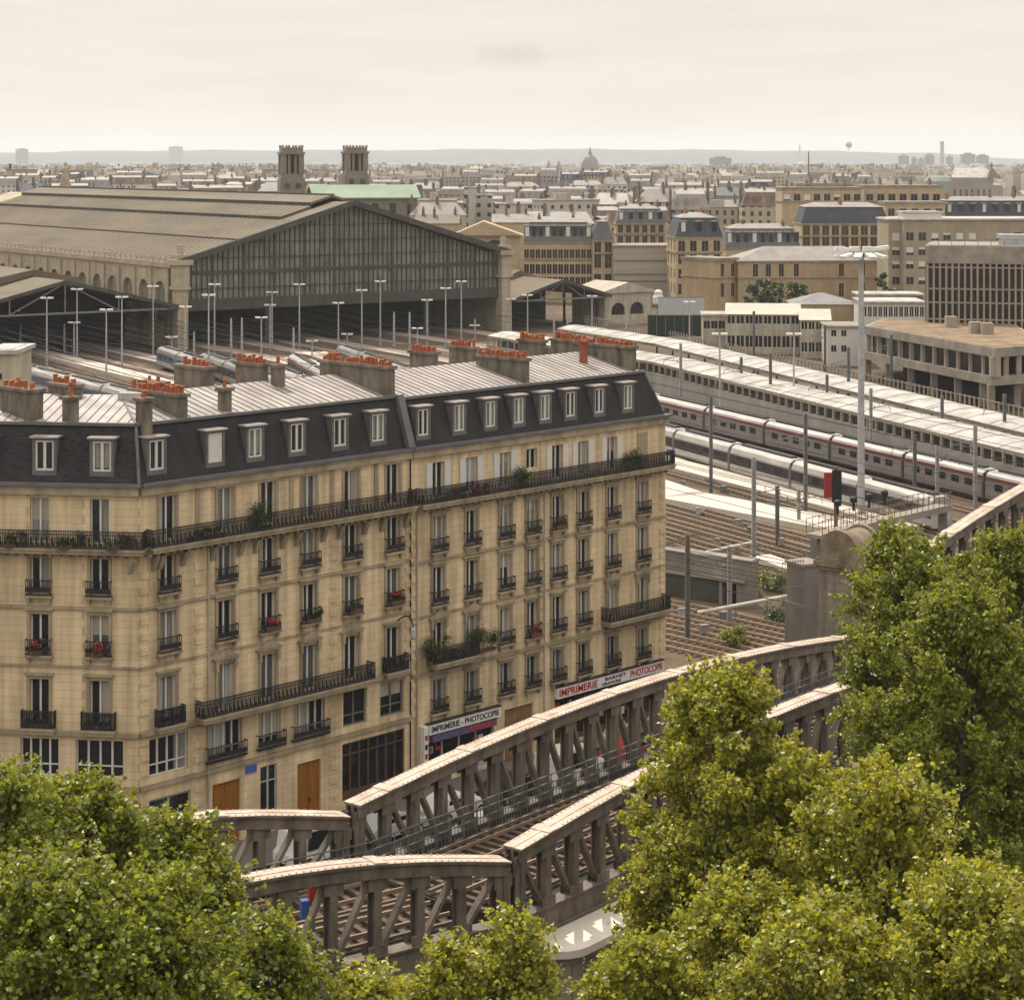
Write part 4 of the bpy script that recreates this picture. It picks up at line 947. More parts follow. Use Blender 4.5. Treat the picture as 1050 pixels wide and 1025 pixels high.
# low concrete wall building beside the tracks
q0 = GY(684, 610, 0); q1 = GY(770, 624, 0); d = (q1 - q0); L = d.length; rz = math.atan2(d.y, d.x)
t = thing('tunnel_wall', 'stained concrete wall with dark opening and pale ledge between the tracks', 'wall', (q0.x, q0.y, zy(q0.y)), rz)
b = MB(); facade(b, L, -.3, 4.0, [(L * .66, L * .83, -.1, 1.9)], .6); b.q((L, 0, -.3), (L, 1.4, -.3), (L, 1.4, 4.0), (L, 0, 4.0)); b.q((-14, 0, -.3), (0, 0, -.3), (0, 0, 4.0), (-14, 0, 4.0)); b.q((-14, 1.4, -.3), (L, 1.4, -.3), (L, 1.4, 4.0), (-14, 1.4, 4.0)); b.build('wall', CONCD, t)
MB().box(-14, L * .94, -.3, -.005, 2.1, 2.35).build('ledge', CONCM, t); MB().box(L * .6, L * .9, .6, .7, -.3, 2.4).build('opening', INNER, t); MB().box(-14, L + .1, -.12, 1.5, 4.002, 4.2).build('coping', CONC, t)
MB().box(-14, L * .62, -.12, -.003, -.3, 2.098).build('lower_band', SHEDDARK, t)
# signal gantry with railings beside the pylon
ga, gc = P(835, 548, 150), P(968, 510, 163); d = gc - ga; rz = math.atan2(d.y, d.x); L = math.hypot(d.x, d.y)
t = thing('signal_gantry', 'rusty footbridge gantry with railings left of the white span', 'gantry', (ga.x, ga.y, ga.z), rz)
b = MB(); b.box(0, L, -.7, .7, -.25, 0); b.box(0, L, -.75, -.7, -.4, .12); b.build('walkway', CONCM, t)
b = MB()
for z in (.55, 1.1): 
    for y in (-.7, .7): b.box(0, L, y - .025, y + .025, z - .025, z + .025)
for k in range(int(L / .8) + 1):
    for y in (-.7, .7): b.box(k * .8 - .02, k * .8 + .02, y - .02, y + .02, 0, 1.1)
b.build('railing', RUST, t); MB().box(-.1, .3, -.3, .3, -14, -.25).build('leg', GALVD, t); MB().box(L - .4, L, -.3, .3, -14, -.25).build('leg', GALVD, t)
b = MB(); 
for k in range(4): b.lathe([(.1, 1.1), (.1, 1.7), (.28, 1.75), (.28, 2.1), (.1, 2.2)], 3 + k * 2.1, 0, 8)
b.build('signal_head', BLACKP, t)
# grey relay cabin left of the pylon
p = P(842, 600, 140); t = thing('relay_cabin', 'grey metal cabin on a concrete plinth left of the stone pylon', 'cabin', (p.x - 1.3, p.y, p.z - 4), .5)
MB().box(0, 1.9, 0, 2.0, -3, 2.6).build('plinth', CONCD, t); MB().box(.1, 1.8, .1, 1.9, 2.6, 5.2).build('cabin_body', CONCD, t); MB().box(0, 1.9, 0, 2.0, 5.2, 5.4).build('roof', CONC, t)
b = MB()
for k in range(9): b.box(-1.8 + k * .22, -1.77 + k * .22, -.2, -.17, 2.4, 5.8)
for z in (2.5, 4.0, 5.7): b.box(-1.8, 0, -.2, -.16, z, z + .05)
b.build('safety_fence', GALVD, t)
b = P(857, 515, 165); t = thing('railway_signal', 'red signal board on a dark rusty post before the white train', 'signal', (b.x, b.y, zy(165)))
zt2 = H - (478 - HY) / FP * 165 - zy(165); MB().box(-.14, .14, -.14, .14, 0, zt2).build('post', RUST, t); MB().box(-.95, -.3, -.1, .05, zt2 - 2.5, zt2 - .5).build('board', RED, t); MB().box(-.3, .45, -.2, .1, zt2 - 2.9, zt2 - .3).build('signal_head', BLACKP, t)
# picket fence between the canopy and the office block
pa, pb = Vector((*gyz(600, 333, .5), 0)), Vector((*gyz(1085, 440, .5), 0)); d = (pb - pa); L = d.length; d.normalize()
t = thing('picket_fence', 'pale concrete picket fence along the street of the office block', 'fence', (0, 0, 0)); b = MB()
for k in range(int(L / 1.25)): q = pa + d * (k * 1.25); b.bar((q.x, q.y, zy(q.y)), (q.x, q.y, zy(q.y) + 2.5), .4, .2, (1, 0, 0))
b.build('pickets', CONCM, t); q = MB(); q.bar((pa.x, pa.y, zy(pa.y) + .6), (pb.x, pb.y, zy(pb.y) + .6), .15, 1.0); q.bar((pa.x, pa.y, zy(pa.y) + 2.45), (pb.x, pb.y, zy(pb.y) + 2.45), .15, .15); q.build('base_rail', CONC, t)

# relay boxes and dwarf signals between the tracks
for i, (px, y) in enumerate(((700, 633), (722, 650), (742, 636), (716, 528), (757, 540), (742, 505), (790, 520), (800, 560), (820, 652), (700, 500), (735, 560), (770, 548))):
    g_ = GY(px, y, 0); t = thing('relay_box', f'small grey relay box between the tracks, {ORD[i]} of a scattered dozen' if False else f'small relay box beside the tracks {("under the lower beam", "near the lowest track", "left of the small bush", "below the open platform end", "beside the third mast", "at the open platform edge", "right of the open platform", "near the short platform end", "left of the pylon foot", "close to the house end", "above the low concrete wall", "over the wall coping")[i]}', 'relay box', (g_.x, g_.y, zy(g_.y)), .5 * i, 'relay boxes between the tracks')
    MB().box(-.34, .34, -.25, .25, .12, .75).build('body', [GREYP, CONCM, GALVD][i % 3], t); MB().box(-.4, .4, -.3, .3, .752, .82).box(-.38, .38, -.28, .28, 0, .118).build('lid', GALVD, t)

for i, (k, w_, l0, l1) in enumerate(((-47, 2.2, 5, -100), (-33.5, 2.0, 5, -110), (-20, 2.2, 5, -100), (22.5, 2.0, 5, -70), (40.5, 2.2, 10, -75))):
    strip('platform', f'narrow dusty service path between the yard tracks, {ORD[i]} from left', 'platform', [gk(k, l1), gk(k, l0)], w_, -.3, .25, PLATR, 'service paths in the yard', side=-1)
# ------------------------------------------------------------------ station sheds
RZS = math.atan2(EG.y, EG.x)                                          # local x along the gable, local y = into the shed
shed = thing('train_shed', 'huge brown roofed train shed with dark glazed gable and stone arcade', 'train shed', S0, RZS)
WS, LS, ZE, ZA = 74.0, 165.0, 16.9, 27.8
zr = lambda x: ZE + (ZA - ZE) * (1 - abs(2 * x / WS - 1))
b = MB()                                                              # roof slopes with lantern steps
for (xa, xb, dz, y0, y1) in ((-1.2, 25, 0, -1.5, LS), (25, 32, .6, 7, LS), (32, 37, 1.3, 7, LS), (37, 42, 1.3, 7, LS), (42, 49, .6, 7, LS), (49, WS + 1.2, 0, -1.5, LS)):
    za, zb = zr(xa) + dz, zr(xb) + dz
    if xa < 0: za = ZE - .3
    if xb > WS: zb = ZE - .3
    b.prism([(xa, y0, za - .5), (xb, y0, zb - .5), (xb, y1, zb - .5), (xa, y1, za - .5)], [(xa, y0, za), (xb, y0, zb), (xb, y1, zb), (xa, y1, za)])
b.prism([(25, -1.5, zr(25) - .5), (37, -1.5, ZA - .5), (37, 7, ZA - .5), (25, 7, zr(25) - .5)], [(25, -1.5, zr(25)), (37, -1.5, ZA), (37, 7, ZA), (25, 7, zr(25))])
b.prism([(37, -1.5, ZA - .5), (49, -1.5, zr(49) - .5), (49, 7, zr(49) - .5), (37, 7, ZA - .5)], [(37, -1.5, ZA), (49, -1.5, zr(49)), (49, 7, zr(49)), (37, 7, ZA)])
for k in range(70):                                                   # standing ribs of the covering
    y = k * 2.35
    for xa, xb in ((-1.2, 25), (25, 32), (42, 49), (49, WS + 1.2)):
        if y < 8 and xa in (25, 42): continue
        dz = 0 if xa in (-1.2, 49) else .6
        za, zb = (ZE - .3 if xa < 0 else zr(xa) + dz), (ZE - .3 if xb > WS else zr(xb) + dz); b.bar((xa, y, za + .03), (xb, y, zb + .03), .14, .12)
b.build('roof', SHEDROOF, shed)
b = MB()                                                              # lantern cheeks, ridge cap and long roof rails
for x, d0, d1 in ((25, 0, .6), (32, .6, 1.3), (42, .6, 1.3), (49, 0, .6)): b.box(x - .15, x + .15, 7, LS, zr(x) + d0 - .3, zr(x) + d1 - .02)
b.box(36.6, 37.4, 7, LS, ZA + 1.2, ZA + 1.5)
for x in (12.5, 61.5): b.box(x - .18, x + .18, -1, LS, zr(x) - .1, zr(x) + .28)
for x0_, x1_ in ((-1.2, 37), (37, WS + 1.2)): b.bar((x0_, -1.55, zr(max(0, min(WS, x0_))) - .2), (x1_, -1.55, zr(max(0, min(WS, x1_))) - .2), .3, 1.1)
b.build('roof_edge', SHEDDARK, shed)
gl = MB()                                                             # gable glazing
gl.q((1, .4, 7.4), (WS - 1, .4, 7.4), (WS - 1, .4, ZE - .6), (37, .4, ZA - .7), (1, .4, ZE - .6)); gl.build('gable_glazing', SHEDGLASS, shed)
fr = MB()
for k in range(1, 66): x = WS * k / 66; fr.box(x - (.26 if k % 6 == 0 else .05), x + (.26 if k % 6 == 0 else .05), .1, .5, 7.2, zr(x) - .7)
for z, hh in ((14.2, .7), (11.4, .12), (7.3, 2.2), (17.2, .12), (20.2, .12), (23.2, .12)):
    hw = WS / 2 * (1 - max(0, (z + hh - ZE + .7)) / (ZA - ZE)) - .6; fr.box(37 - hw, 37 + hw, .05, .55, z, z + hh)
fr.build('gable_frame', SHEDDARK, shed)
for x in (18.7, 55.3): MB().lathe([(1.0, 0), (.8, 1.2), (.6, 1.4), (.55, 7.2)], x, .3, 10).build('column', SHEDDARK, shed)
MB().q((.6, 28, 0), (WS - .6, 28, 0), (WS - .6, 28, ZE - .6), (37, 28, ZA - .7), (.6, 28, ZE - .6)).build('dark_backing', INNER, shed); MB().box(WS - .3, WS + .3, 1.3, LS, 0, ZE - .6).build('side_wall', STATION, shed); MB().box(.4, .6, 1.3, LS, 0, ZE - .8).build('side_lining', INNER, shed)  # black sheet added partway down the shed to keep the gable opening dark
for x in (-.2, WS + .2):                                              # stone corner pillars
    p = MB(); p.box(x - 1.1, x + 1.1, -1.2, 1.2, 0, 11.5); p.box(x - 1.5, x + 1.5, -1.6, 1.6, 11.5, 12.1); p.box(x - 1.3, x + 1.3, -1.4, 1.4, 12.1, 16.2); p.box(x - 1.8, x + 1.8, -1.9, 1.9, 16.2, 17.2); p.box(x - 1.2, x + 1.2, -1.3, 1.3, 17.2, 18.2); p.box(x - .5, x + .5, -.5, .5, 18.2, 20.0); p.build('corner_pillar', STATION, shed)
ar = MB(); nb = 20; bw = 7.6                                           # arcaded side wall
XW = -.9
for i in range(nb):
    y0 = 3 + i * bw; yc = y0 + bw / 2; rr = 2.3; zs_ = 10.6
    ar.box(XW - .35, XW + .9, y0, yc - rr, 0, 15.6); ar.box(XW - .35, XW + .9, yc + rr, y0 + bw, 0, 15.6); ar.box(XW - .7, XW - .36, y0 - .4, y0 + .4, 0, 15.0)
    n = 8
    for k in range(n):
        a0, a1 = math.pi * k / n, math.pi * (k + 1) / n
        ya, yb = yc - rr * math.cos(a0), yc - rr * math.cos(a1); za, zb = zs_ + rr * math.sin(a0), zs_ + rr * math.sin(a1)
        ar.prism([(XW - .35, ya, za), (XW + .9, ya, za), (XW + .9, yb, zb), (XW - .35, yb, zb)], [(XW - .35, ya, 15.6), (XW + .9, ya, 15.6), (XW + .9, yb, 15.6), (XW - .35, yb, 15.6)])
    ar.box(XW - .3, XW + .9, yc - rr, yc + rr, 0, 5.2)
    MB().box(XW + .35, XW + .5, yc - rr, yc + rr, 5.2, 13.1).build('arched_window', SHEDGLASS, shed)
ar.box(XW - .8, XW + .9, 1.2, 3 + nb * bw, 15.6, 16.6); ar.build('arcade_wall', STATION, shed)
ar = MB(); ar.box(XW - .6, XW - .45, 1.2, 3 + nb * bw, 17.3, 17.5)
for k in range(60): ar.box(XW - .6, XW - .45, 1.5 + k * 2.6, 1.9 + k * 2.6, 16.6, 17.3)
ar.build('parapet', STATION, shed)
def small_shed(label, k0, W, ze, za, L, glass=False):
    o = S0 + EG * k0; t = thing('side_shed', label, 'train shed', o, RZS)
    b = MB()
    for x0, x1, z0_, z1_ in ((-1, W / 2, ze - .2, za), (W / 2, W + 1, za, ze - .2)):
        b.prism([(x0, -2, z0_ - .4), (x1, -2, z1_ - .4), (x1, L, z1_ - .4), (x0, L, z0_ - .4)], [(x0, -2, z0_), (x1, -2, z1_), (x1, L, z1_), (x0, L, z0_)])
    b.prism([(W * .28, 14, za - 2.2), (W * .5, 14, za + .2), (W * .5, L, za + .2), (W * .28, L, za - 2.2)], [(W * .28, 14, za - .6), (W * .5, 14, za + 1.3), (W * .5, L, za + 1.3), (W * .28, L, za - .6)])
    b.prism([(W * .5, 14, za + .2), (W * .72, 14, za - 2.2), (W * .72, L, za - 2.2), (W * .5, L, za + .2)], [(W * .5, 14, za + 1.3), (W * .72, 14, za - .6), (W * .72, L, za - .6), (W * .5, L, za + 1.3)])
    b.build('roof', SHEDROOF, t)
    e_ = MB(); e_.bar((-1, -2.05, ze - .4), (W / 2, -2.05, za - .25), .2, .7); e_.bar((W / 2, -2.05, za - .25), (W + 1, -2.05, ze - .4), .2, .7); e_.build('gable_edge', SHEDDARK, t)
    f = MB(); f.bar((0, -1.6, ze - .6), (W, -1.6, ze - .6), .25, .35)
    for s, x in ((1, W * .26), (-1, W * .74)): f.bar((x, -1.6, ze - .5), (x, -1.6, ze + (za - ze) * .5), .2, .2, (1, 0, 0)); f.bar((x, -1.6, ze - .5), (W / 2, -1.6, za - .5), .2, .2)
    f.bar((W / 2, -1.6, ze - .5), (W / 2, -1.6, za - .4), .2, .2, (1, 0, 0)); f.build('roof_truss', GALVD, t)
    for i in range(3):
        for x in (0.2, W - .2): MB().lathe([(.45, 0), (.3, 1), (.28, ze - .5)], x, 2 + i * 12, 8).build('column', SHEDDARK, t)
    MB().box(-.4, W + .4, 22, 22.3, 0, ze).build('dark_backing', INNER, t); MB().q((0, 22, ze), (W, 22, ze), (W / 2, 22, za)).build('dark_gable_backing', INNER, t)  # added black sheets closing the shed so its open end looks unlit
    return t
small_shed('lower brown train shed with open dark gable left of the stone arcade', -46, 44, 8.7, 14.1, 120)
small_shed('farthest left train shed with pale brown roof at the frame edge', -94, 46, 8.9, 14.2, 120)
small_shed('small dark gabled train shed right of the glazed gable', 76.5, 24, 7.0, 10.6, 70)
# pale pavilion with two arched windows
o = S0 + EG * 101.5; t = thing('pavilion', 'pale stone pavilion with two half round windows right of the small shed', 'pavilion', o, RZS)
b = MB(); xs = [(-.5, 1.4), (5.2, 6.6), (10.4, 12.5)]
for x0, x1 in xs: b.box(x0, x1, 0, 1, 0, 7)
for xc in (3.3, 8.5):
    b.box(xc - 1.9, xc + 1.9, 0, 1, 0, 2.2); n = 8; rr = 1.9
    for k in range(n):
        a0, a1 = math.pi * k / n, math.pi * (k + 1) / n
        x0, x1, z0_, z1_ = xc - rr * math.cos(a0), xc - rr * math.cos(a1), 3.0 + rr * math.sin(a0), 3.0 + rr * math.sin(a1)
        b.prism([(x0, 0, z0_), (x1, 0, z1_), (x1, 1, z1_), (x0, 1, z0_)], [(x0, 0, 7), (x1, 0, 7), (x1, 1, 7), (x0, 1, 7)])
b.box(-.5, 12.5, 1.01, 12, 0, 7); b.box(-.9, 12.9, -.4, 12.4, 7, 7.5); b.prism([(-.6, -.2, 7.5), (12.6, -.2, 7.5), (6, -.2, 9.3)], [(-.6, 12, 7.5), (12.6, 12, 7.5), (6, 12, 9.3)]); b.build('wall', PALE, t)
for xc in (3.3, 8.5): MB().box(xc - 1.88, xc + 1.88, .5, .6, 2.2, 4.9).build('arched_window', GLASS, t)
# ------------------------------------------------------------------ generic mid-distance building
def block(name, label, px, Y, rot, L, D, z0, ze, wall, roof, rmat, rows=(), cols=(), ww=1.1, rh=3.0, left_cols=(), right_cols=(), winmat=GLASS, frame=STONE2, chim=0, dormers=0, cat='building', group=None, band=True, blinds=0.0, cornice=STONE2, pots=True):
    o = P(px, HY, Y); t = thing(name, label, cat, (o.x, o.y, z0), R(rot), group); ze -= z0; rows = [(a - z0, c - z0) for a, c in rows]
    cols = [L * (i + .5) / cols for i in range(cols)] if isinstance(cols, int) else [c if c >= 0 else L + c for c in cols]
    left_cols = [D * (i + .5) / left_cols for i in range(left_cols)] if isinstance(left_cols, int) else left_cols
    right_cols = [D * (i + .5) / right_cols for i in range(right_cols)] if isinstance(right_cols, int) else right_cols
    faces = [((0, 0), 0.0, L, cols), ((0, D), -math.pi / 2, D, left_cols), ((L, 0), math.pi / 2, D, right_cols), ((L, D), math.pi, L, ())]
    w_ = MB(); pm = pane_mesh
    for off, rz, ll, cc in faces:
        ops = [(c - ww / 2, c + ww / 2, a, b_) for c in cc for a, b_ in rows]
        f = MB(); facade(f, ll, 0, ze, ops, .3); add_to(w_, f, off, rz)
        for c in cc:
            for a, b_ in rows:
                cs, sn = math.cos(rz), math.sin(rz); loc = (off[0] + cs * c - sn * .2, off[1] + sn * c + cs * .2, a)
                k = ('w', round(ww, 2), round(b_ - a, 2), frame.name, winmat.name)
                if k not in WIN: WIN[k] = MB().box(-ww / 2, ww / 2, .02, .06, 0, b_ - a).box(-.05, .05, -.02, .02, 0, b_ - a, m=1).box(-ww / 2, ww / 2, -.02, .019, 0, .08, m=1).mesh('window', [winmat, frame])
                o_ = put('window', WIN[k], t, loc, rz)
                if random.random() < blinds:
                    q = random.uniform(.25, 1.0) * (b_ - a); MB().box(-ww / 2 + .02, ww / 2 - .02, -.1, -.03, b_ - a - q, b_ - a).build('blind', WHITE, o_)
    w_.build('wall', wall, t)
    tr = MB()
    if band:
        for z in [ze - .35] + [a - .35 for a, _ in rows[:1]]: tr.box(-.25, L + .25, -.25, D + .25, z, z + .3)
        tr.build('cornice', cornice, t)
    r = MB(); e_ = .3
    if roof == 'flat':
        r.box(-e_, L + e_, -e_, D + e_, ze + .002, ze + .35); r.box(.3, L - .3, .3, D - .3, ze + .352, ze + .4, m=0)
    elif roof == 'hip':
        i = min(D / 2, L / 2) ; r.prism([(-e_, -e_, ze), (L + e_, -e_, ze), (L + e_, D + e_, ze), (-e_, D + e_, ze)], [(i, D / 2 - .1, ze + rh), (L - i, D / 2 - .1, ze + rh), (L - i, D / 2 + .1, ze + rh), (i, D / 2 + .1, ze + rh)])
    elif roof == 'gable':
        r.prism([(-e_, -e_, ze), (-e_, D + e_, ze), (-e_, D / 2, ze + rh)], [(L + e_, -e_, ze), (L + e_, D + e_, ze), (L + e_, D / 2, ze + rh)])
    elif roof == 'mansard':
        i = rh * .3; r.prism([(-.1, -.1, ze), (L + .1, -.1, ze), (L + .1, D + .1, ze), (-.1, D + .1, ze)], [(i, i, ze + rh), (L - i, i, ze + rh), (L - i, D - i, ze + rh), (i, D - i, ze + rh)])
        r.prism([(i - .2, i - .2, ze + rh + .002), (L - i + .2, i - .2, ze + rh + .002), (L - i + .2, D - i + .2, ze + rh + .002), (i - .2, D - i + .2, ze + rh + .002)], [(i + 3, D / 2 - .5, ze + rh + 1.2), (L - i - 3, D / 2 - .5, ze + rh + 1.2), (L - i - 3, D / 2 + .5, ze + rh + 1.2), (i + 3, D / 2 + .5, ze + rh + 1.2)], m=1)
    ro = r.build('roof', [rmat, ZGREY], t)
    for k in range(dormers):
        x = L * (k + .5) / dormers; q = MB(); q.box(x - .75, x + .75, rh * .08, rh * .3 + .6, ze + rh * .22, ze + rh * .8); q.box(x - .9, x + .9, rh * .08 - .15, rh * .3 + .6, ze + rh * .8, ze + rh * .86, m=1); dq = q.build('dormer', [rmat, ZINC], t)
        MB().box(x - .5, x + .5, rh * .08 - .06, rh * .08, ze + rh * .28, ze + rh * .76).build('window', WHITE if k % 3 == 0 else GLASS, dq)
    zt_ = ze + (rh if roof != 'flat' else .4)
    for k in range(chim):
        x = L * (k + .5) / chim + random.uniform(-1, 1); y = D * random.uniform(.35, .6); q = MB(); q.box(x - .35, x + .35, y - 1.3, y + 1.3, zt_ - 2.5 if roof != 'flat' else ze, zt_ + 1.6)
        c = q.build('chimney', STUCCO, t)
        if pots:
            q = MB()
            for j in range(4): q.lathe([(.2, zt_ + 1.6), (.15, zt_ + 2.3)], x, y - .9 + j * .6, 6)
            q.build('chimney_pots', POT, c)
    return t
def zat(py, Y): return H - (py - HY) / FP * Y
def wid(p0, p1, Y, rot=0):                                             # length of a front between two pixel columns
    o = P(p0, HY, Y); k = (p1 - CX) / FP; a = R(rot); return (k * o.y - o.x) / (math.cos(a) - k * math.sin(a))
OCH = ashlar("ochre_stone", (.44, .345, .225), 1.2, .5, .015, .8, .1); OCHD = ashlar("ochre_render", (.40, .30, .185), 3, 3, .01, .85, .14)
MODB = ashlar("beige_panels", (.33, .275, .19), 3.2, 3.2, .012, .8, .1)
SLATEG = M("grey_slate", (.09, .09, .095), .6, .25, .5, island=.1); SLATED = M("dark_slate", (.045, .046, .056), .6, .3, .5)
# long stone office building behind the shed (two fronts)
block('stone_building', 'long ochre stone building with grey dormered mansard behind the small shed', 537, 522, -3, wid(537, 607, 522, -3), 14, 0, zat(248, 522), OCH, 'mansard', SLATEG, [(zat(243 + 14 + 4, 522) - 1.0, zat(257, 522) + .3), (zat(281, 522), zat(271, 522)), (zat(294, 522), zat(284, 522))], 12, 1.2, 5.0, dormers=10, chim=2)
block('stone_building', 'narrow ochre stone end building between the long mansard and grey metal hall', 607.5, 519, 0, wid(607.5, 629, 519), 16, 0, zat(246, 519), OCH, 'mansard', SLATEG, [(zat(259, 519), zat(248.5, 519)), (zat(275, 519), zat(261, 519)), (zat(293, 519), zat(281, 519))], 2, 1.7, 4.6)
block('stone_building', 'cream apartment block with iron balconies behind the grey metal hall', 632, 565, 0, wid(632, 682, 565), 14, 0, zat(229, 565), STONE2, 'mansard', SLATEG, [(zat(239, 565), zat(231, 565)), (zat(250, 565), zat(242, 565))], 6, 1.3, 4.0, dormers=5, chim=3)
MH = M("ribbed_metal", (.33, .285, .23), .7, .12, .3, stretch=(.2, .2, 3))
t = block('metal_hall', 'windowless grey beige metal clad hall with horizontal bands', 630, 512, 0, wid(630, 692, 512), 14, 0, zat(253, 512), MH, 'flat', CONC, (), (), band=False)
b = MB(); 
for y in (267, 281, 288): b.box(-.12, wid(630, 692, 512) + .1, -.15, -.005, zat(y, 512) - .18, zat(y, 512) + .1)
b.build('band', GALVD, t)
block('stone_building', 'ochre corner building with blue slate mansard left of the long hipped roof', 693, 495, 4, wid(693, 741, 495, 4), 15, 0, zat(243, 495), OCH, 'mansard', SLATED, [(zat(258, 495), zat(247, 495)), (zat(271, 495), zat(261, 495)), (zat(286, 495), zat(276, 495)), (zat(302, 495), zat(291, 495)), (zat(318, 495), zat(307, 495))], 4, 1.6, 4.6, left_cols=3, dormers=3, chim=2)
block('stone_building', 'building with dark slate mansard and many dormers above the long hipped roof', 744, 540, 2, wid(744, 821, 540, 2), 14, 0, zat(254, 540), OCH, 'mansard', SLATEG, (), (), rh=5.0, dormers=9, chim=2)
block('stone_building', 'broad dark roofed building with ochre window grid right of the dormered mansard', 822, 556, 0, wid(822, 911, 556), 15, 0, zat(229, 556), OCH, 'mansard', SLATED, [(zat(241.5, 556), zat(231.5, 556)), (zat(256, 556), zat(243.5, 556))], 9, 1.9, 4.4, dormers=0, chim=1, left_cols=(), winmat=M("brown_glass", (.06, .04, .03), .3, .4, 1))
block('long_stone_building', 'long ochre building under a pale grey hipped roof behind two round trees', 757, 468, 5, wid(757, 906, 468, 5), 15, 0, zat(267.5, 468), OCHD, 'hip', ZGREY, [(zat(284, 468), zat(271, 468)), (zat(305, 468), zat(291, 468))], [4, 7, 10, 13.5, 24, 29, -5], 1.1, 3.0)
block('long_stone_building', 'short angled ochre wing at the left end of the pale hipped roof', 735.5, 466, 38, 6.6, 12, 0, zat(266.5, 466), OCHD, 'flat', ZGREY, [(zat(284, 466), zat(271, 466)), (zat(305, 466), zat(291, 466))], 2, 1.1)
block('apartment_block', 'cream apartment block with stepped terraces and an aerial beyond the dark roofs', 802, 640, 0, wid(802, 884, 640), 16, 0, zat(193, 640), OCH, 'flat', CONC, [(zat(206, 640), zat(199, 640))], 8, 2.0, chim=4, blinds=.2)
t = block('apartment_block', 'small roof house with tall aerial on the stepped cream block', 818, 648, 0, 17, 9, 22, zat(189, 648), OCH, 'flat', CONC, (), (), chim=2); MB().tube((4, 4, 10), (4, 4, 17), .25, .15).build('aerial', GALVD, t)
block('apartment_block', 'yellow cream apartment block with shuttered top floor left of the slate roofs', 886, 655, 0, wid(886, 966, 655), 16, 0, zat(191, 655), OCH, 'flat', CONC, [(zat(206, 655), zat(199, 655))], 7, 2.2, chim=5)
block('apartment_block', 'lower yellow terrace wing in front of the shuttered cream block', 908, 590, 0, wid(908, 969, 590), 10, 0, zat(208, 590), OCH, 'flat', CONC, [(zat(222, 590), zat(214, 590))], 5, 1.8)
block('modern_building', 'beige panelled office building with white half closed blinds under a flat roof', 927, 446, 1, wid(927, 1075, 446, 1), 18, 0, zat(226, 446), MODB, 'flat', CANOPY, [(zat(247, 446), zat(238.5, 446)), (zat(262, 446), zat(253, 446)), (zat(276, 446), zat(267.5, 446)), (zat(292, 446), zat(284, 446))], [1.3, 4.0, 6.8, 9.4, 12.2, 15, 21, 25, 29], 1.6, blinds=.55, band=False)
block('modern_building', 'narrow beige stair tower left of the panelled office building', 911, 449, 0, wid(911, 926.5, 449), 14, 0, zat(226, 449), MODB, 'flat', CANOPY, [(zat(247, 449), zat(238.5, 449)), (zat(262, 449), zat(253, 449)), (zat(276, 449), zat(267.5, 449)), (zat(292, 449), zat(284, 449))], 1, 1.6, blinds=.7, band=False)
block('roof_box', 'white lift motor house on the roof of the beige office building', 926, 450, 0, 8.5, 6, zat(226, 446) + .4, zat(219, 446), WHITE, 'flat', CANOPY, (), (), band=False, cat='roof box')
# concrete grid office block with podium
Yg = 352; gx = wid(950, 1090, Yg, -14); o = P(950, HY, Yg)
t = thing('concrete_office', 'brown grey concrete office block with a dense grid of vertical fins', 'office block', (o.x, o.y, 0), R(-14))
zb_, zt_ = zat(342, Yg), zat(252, Yg); b = MB(); b.box(0, gx, .9, 18, 0, zt_ - 1.6); b.build('glazing', M("bronze_glass", (.035, .027, .02), .3, .5, .5), t)
b = MB(); b.box(-.2, gx, -.1, 18.2, zt_ - 3.0, zt_); b.box(-.3, .0, .85, 18, 0, zt_ - 3); b.box(.3, gx, .8, 17.5, zt_ - .1, zt_ + .12); b.build('top_fascia', CONC, t)
b = MB()
for k in range(5): b.box(-.29, -.01, 2 + k * 3.2, 3.4 + k * 3.2, 3, zt_ - 3.4)
b.build('side_panel', CONCD, t); nf = int(gx / 1.05)
for k in range(min(nf, 98)): MB().box(k * 1.05, k * 1.05 + .34, 0, .88, zb_ - 3, zt_ - 3.02).build('fin', CONCM, t)
b = MB()
for y in (263.5, 274, 296, 310, 327): b.box(-.05, gx, .12, .87, zat(y, Yg) - .12, zat(y, Yg) + .12)
b.build('spandrel', CONCM, t)
b = MB()
for k in range(14): b.tube((2 + k * 2.2, 1.5, zt_), (2 + k * 2.2, 1.5, zt_ + 1.1), .06, n=5)
b.box(2, 31, 1.46, 1.54, zt_ + 1.05, zt_ + 1.13); b.build('roof_railing', GALVD, t); MB().box(12, 17, 4, 8, zt_ + .12, zt_ + 1.9).build('plant_room', GALV, t)
# podium: polygon measured on its roof
zr_ = 8.2
def RP(px, y, z): v = GZ(px, y, z); return (v.x, v.y)
pr = [RP(886, 334, zr_), RP(1020, 357, zr_), RP(1075, 353, zr_), (86, 352), RP(905, 326.5, zr_)]
c0 = Vector((*pr[1], 0)); t = thing('office_podium', 'concrete podium with gravel roof on pillars below the finned office block', 'podium', (0, 0, 0))
def inset(q, d):
    c = Vector((sum(p[0] for p in q) / len(q), sum(p[1] for p in q) / len(q))); return [tuple(Vector(p) + (c - Vector(p)).normalized() * d) for p in q]
def poly(b, q, z0_, z1_, m=0): b.prism([(x, y, z0_) for x, y in q], [(x, y, z1_) for x, y in q], m)
b = MB(); poly(b, pr, zr_ - 1.4, zr_); poly(b, pr, 2.6, 3.9); b.build('slab', CONC, t)
b = MB(); poly(b, inset(pr, 1.0), zr_ + .001, zr_ + .06); b.build('roof_gravel', GRAVEL, t)
b = MB(); poly(b, inset(pr, 1.6), 3.9, zr_ - 1.4); b.build('glazing', GLASS, t)
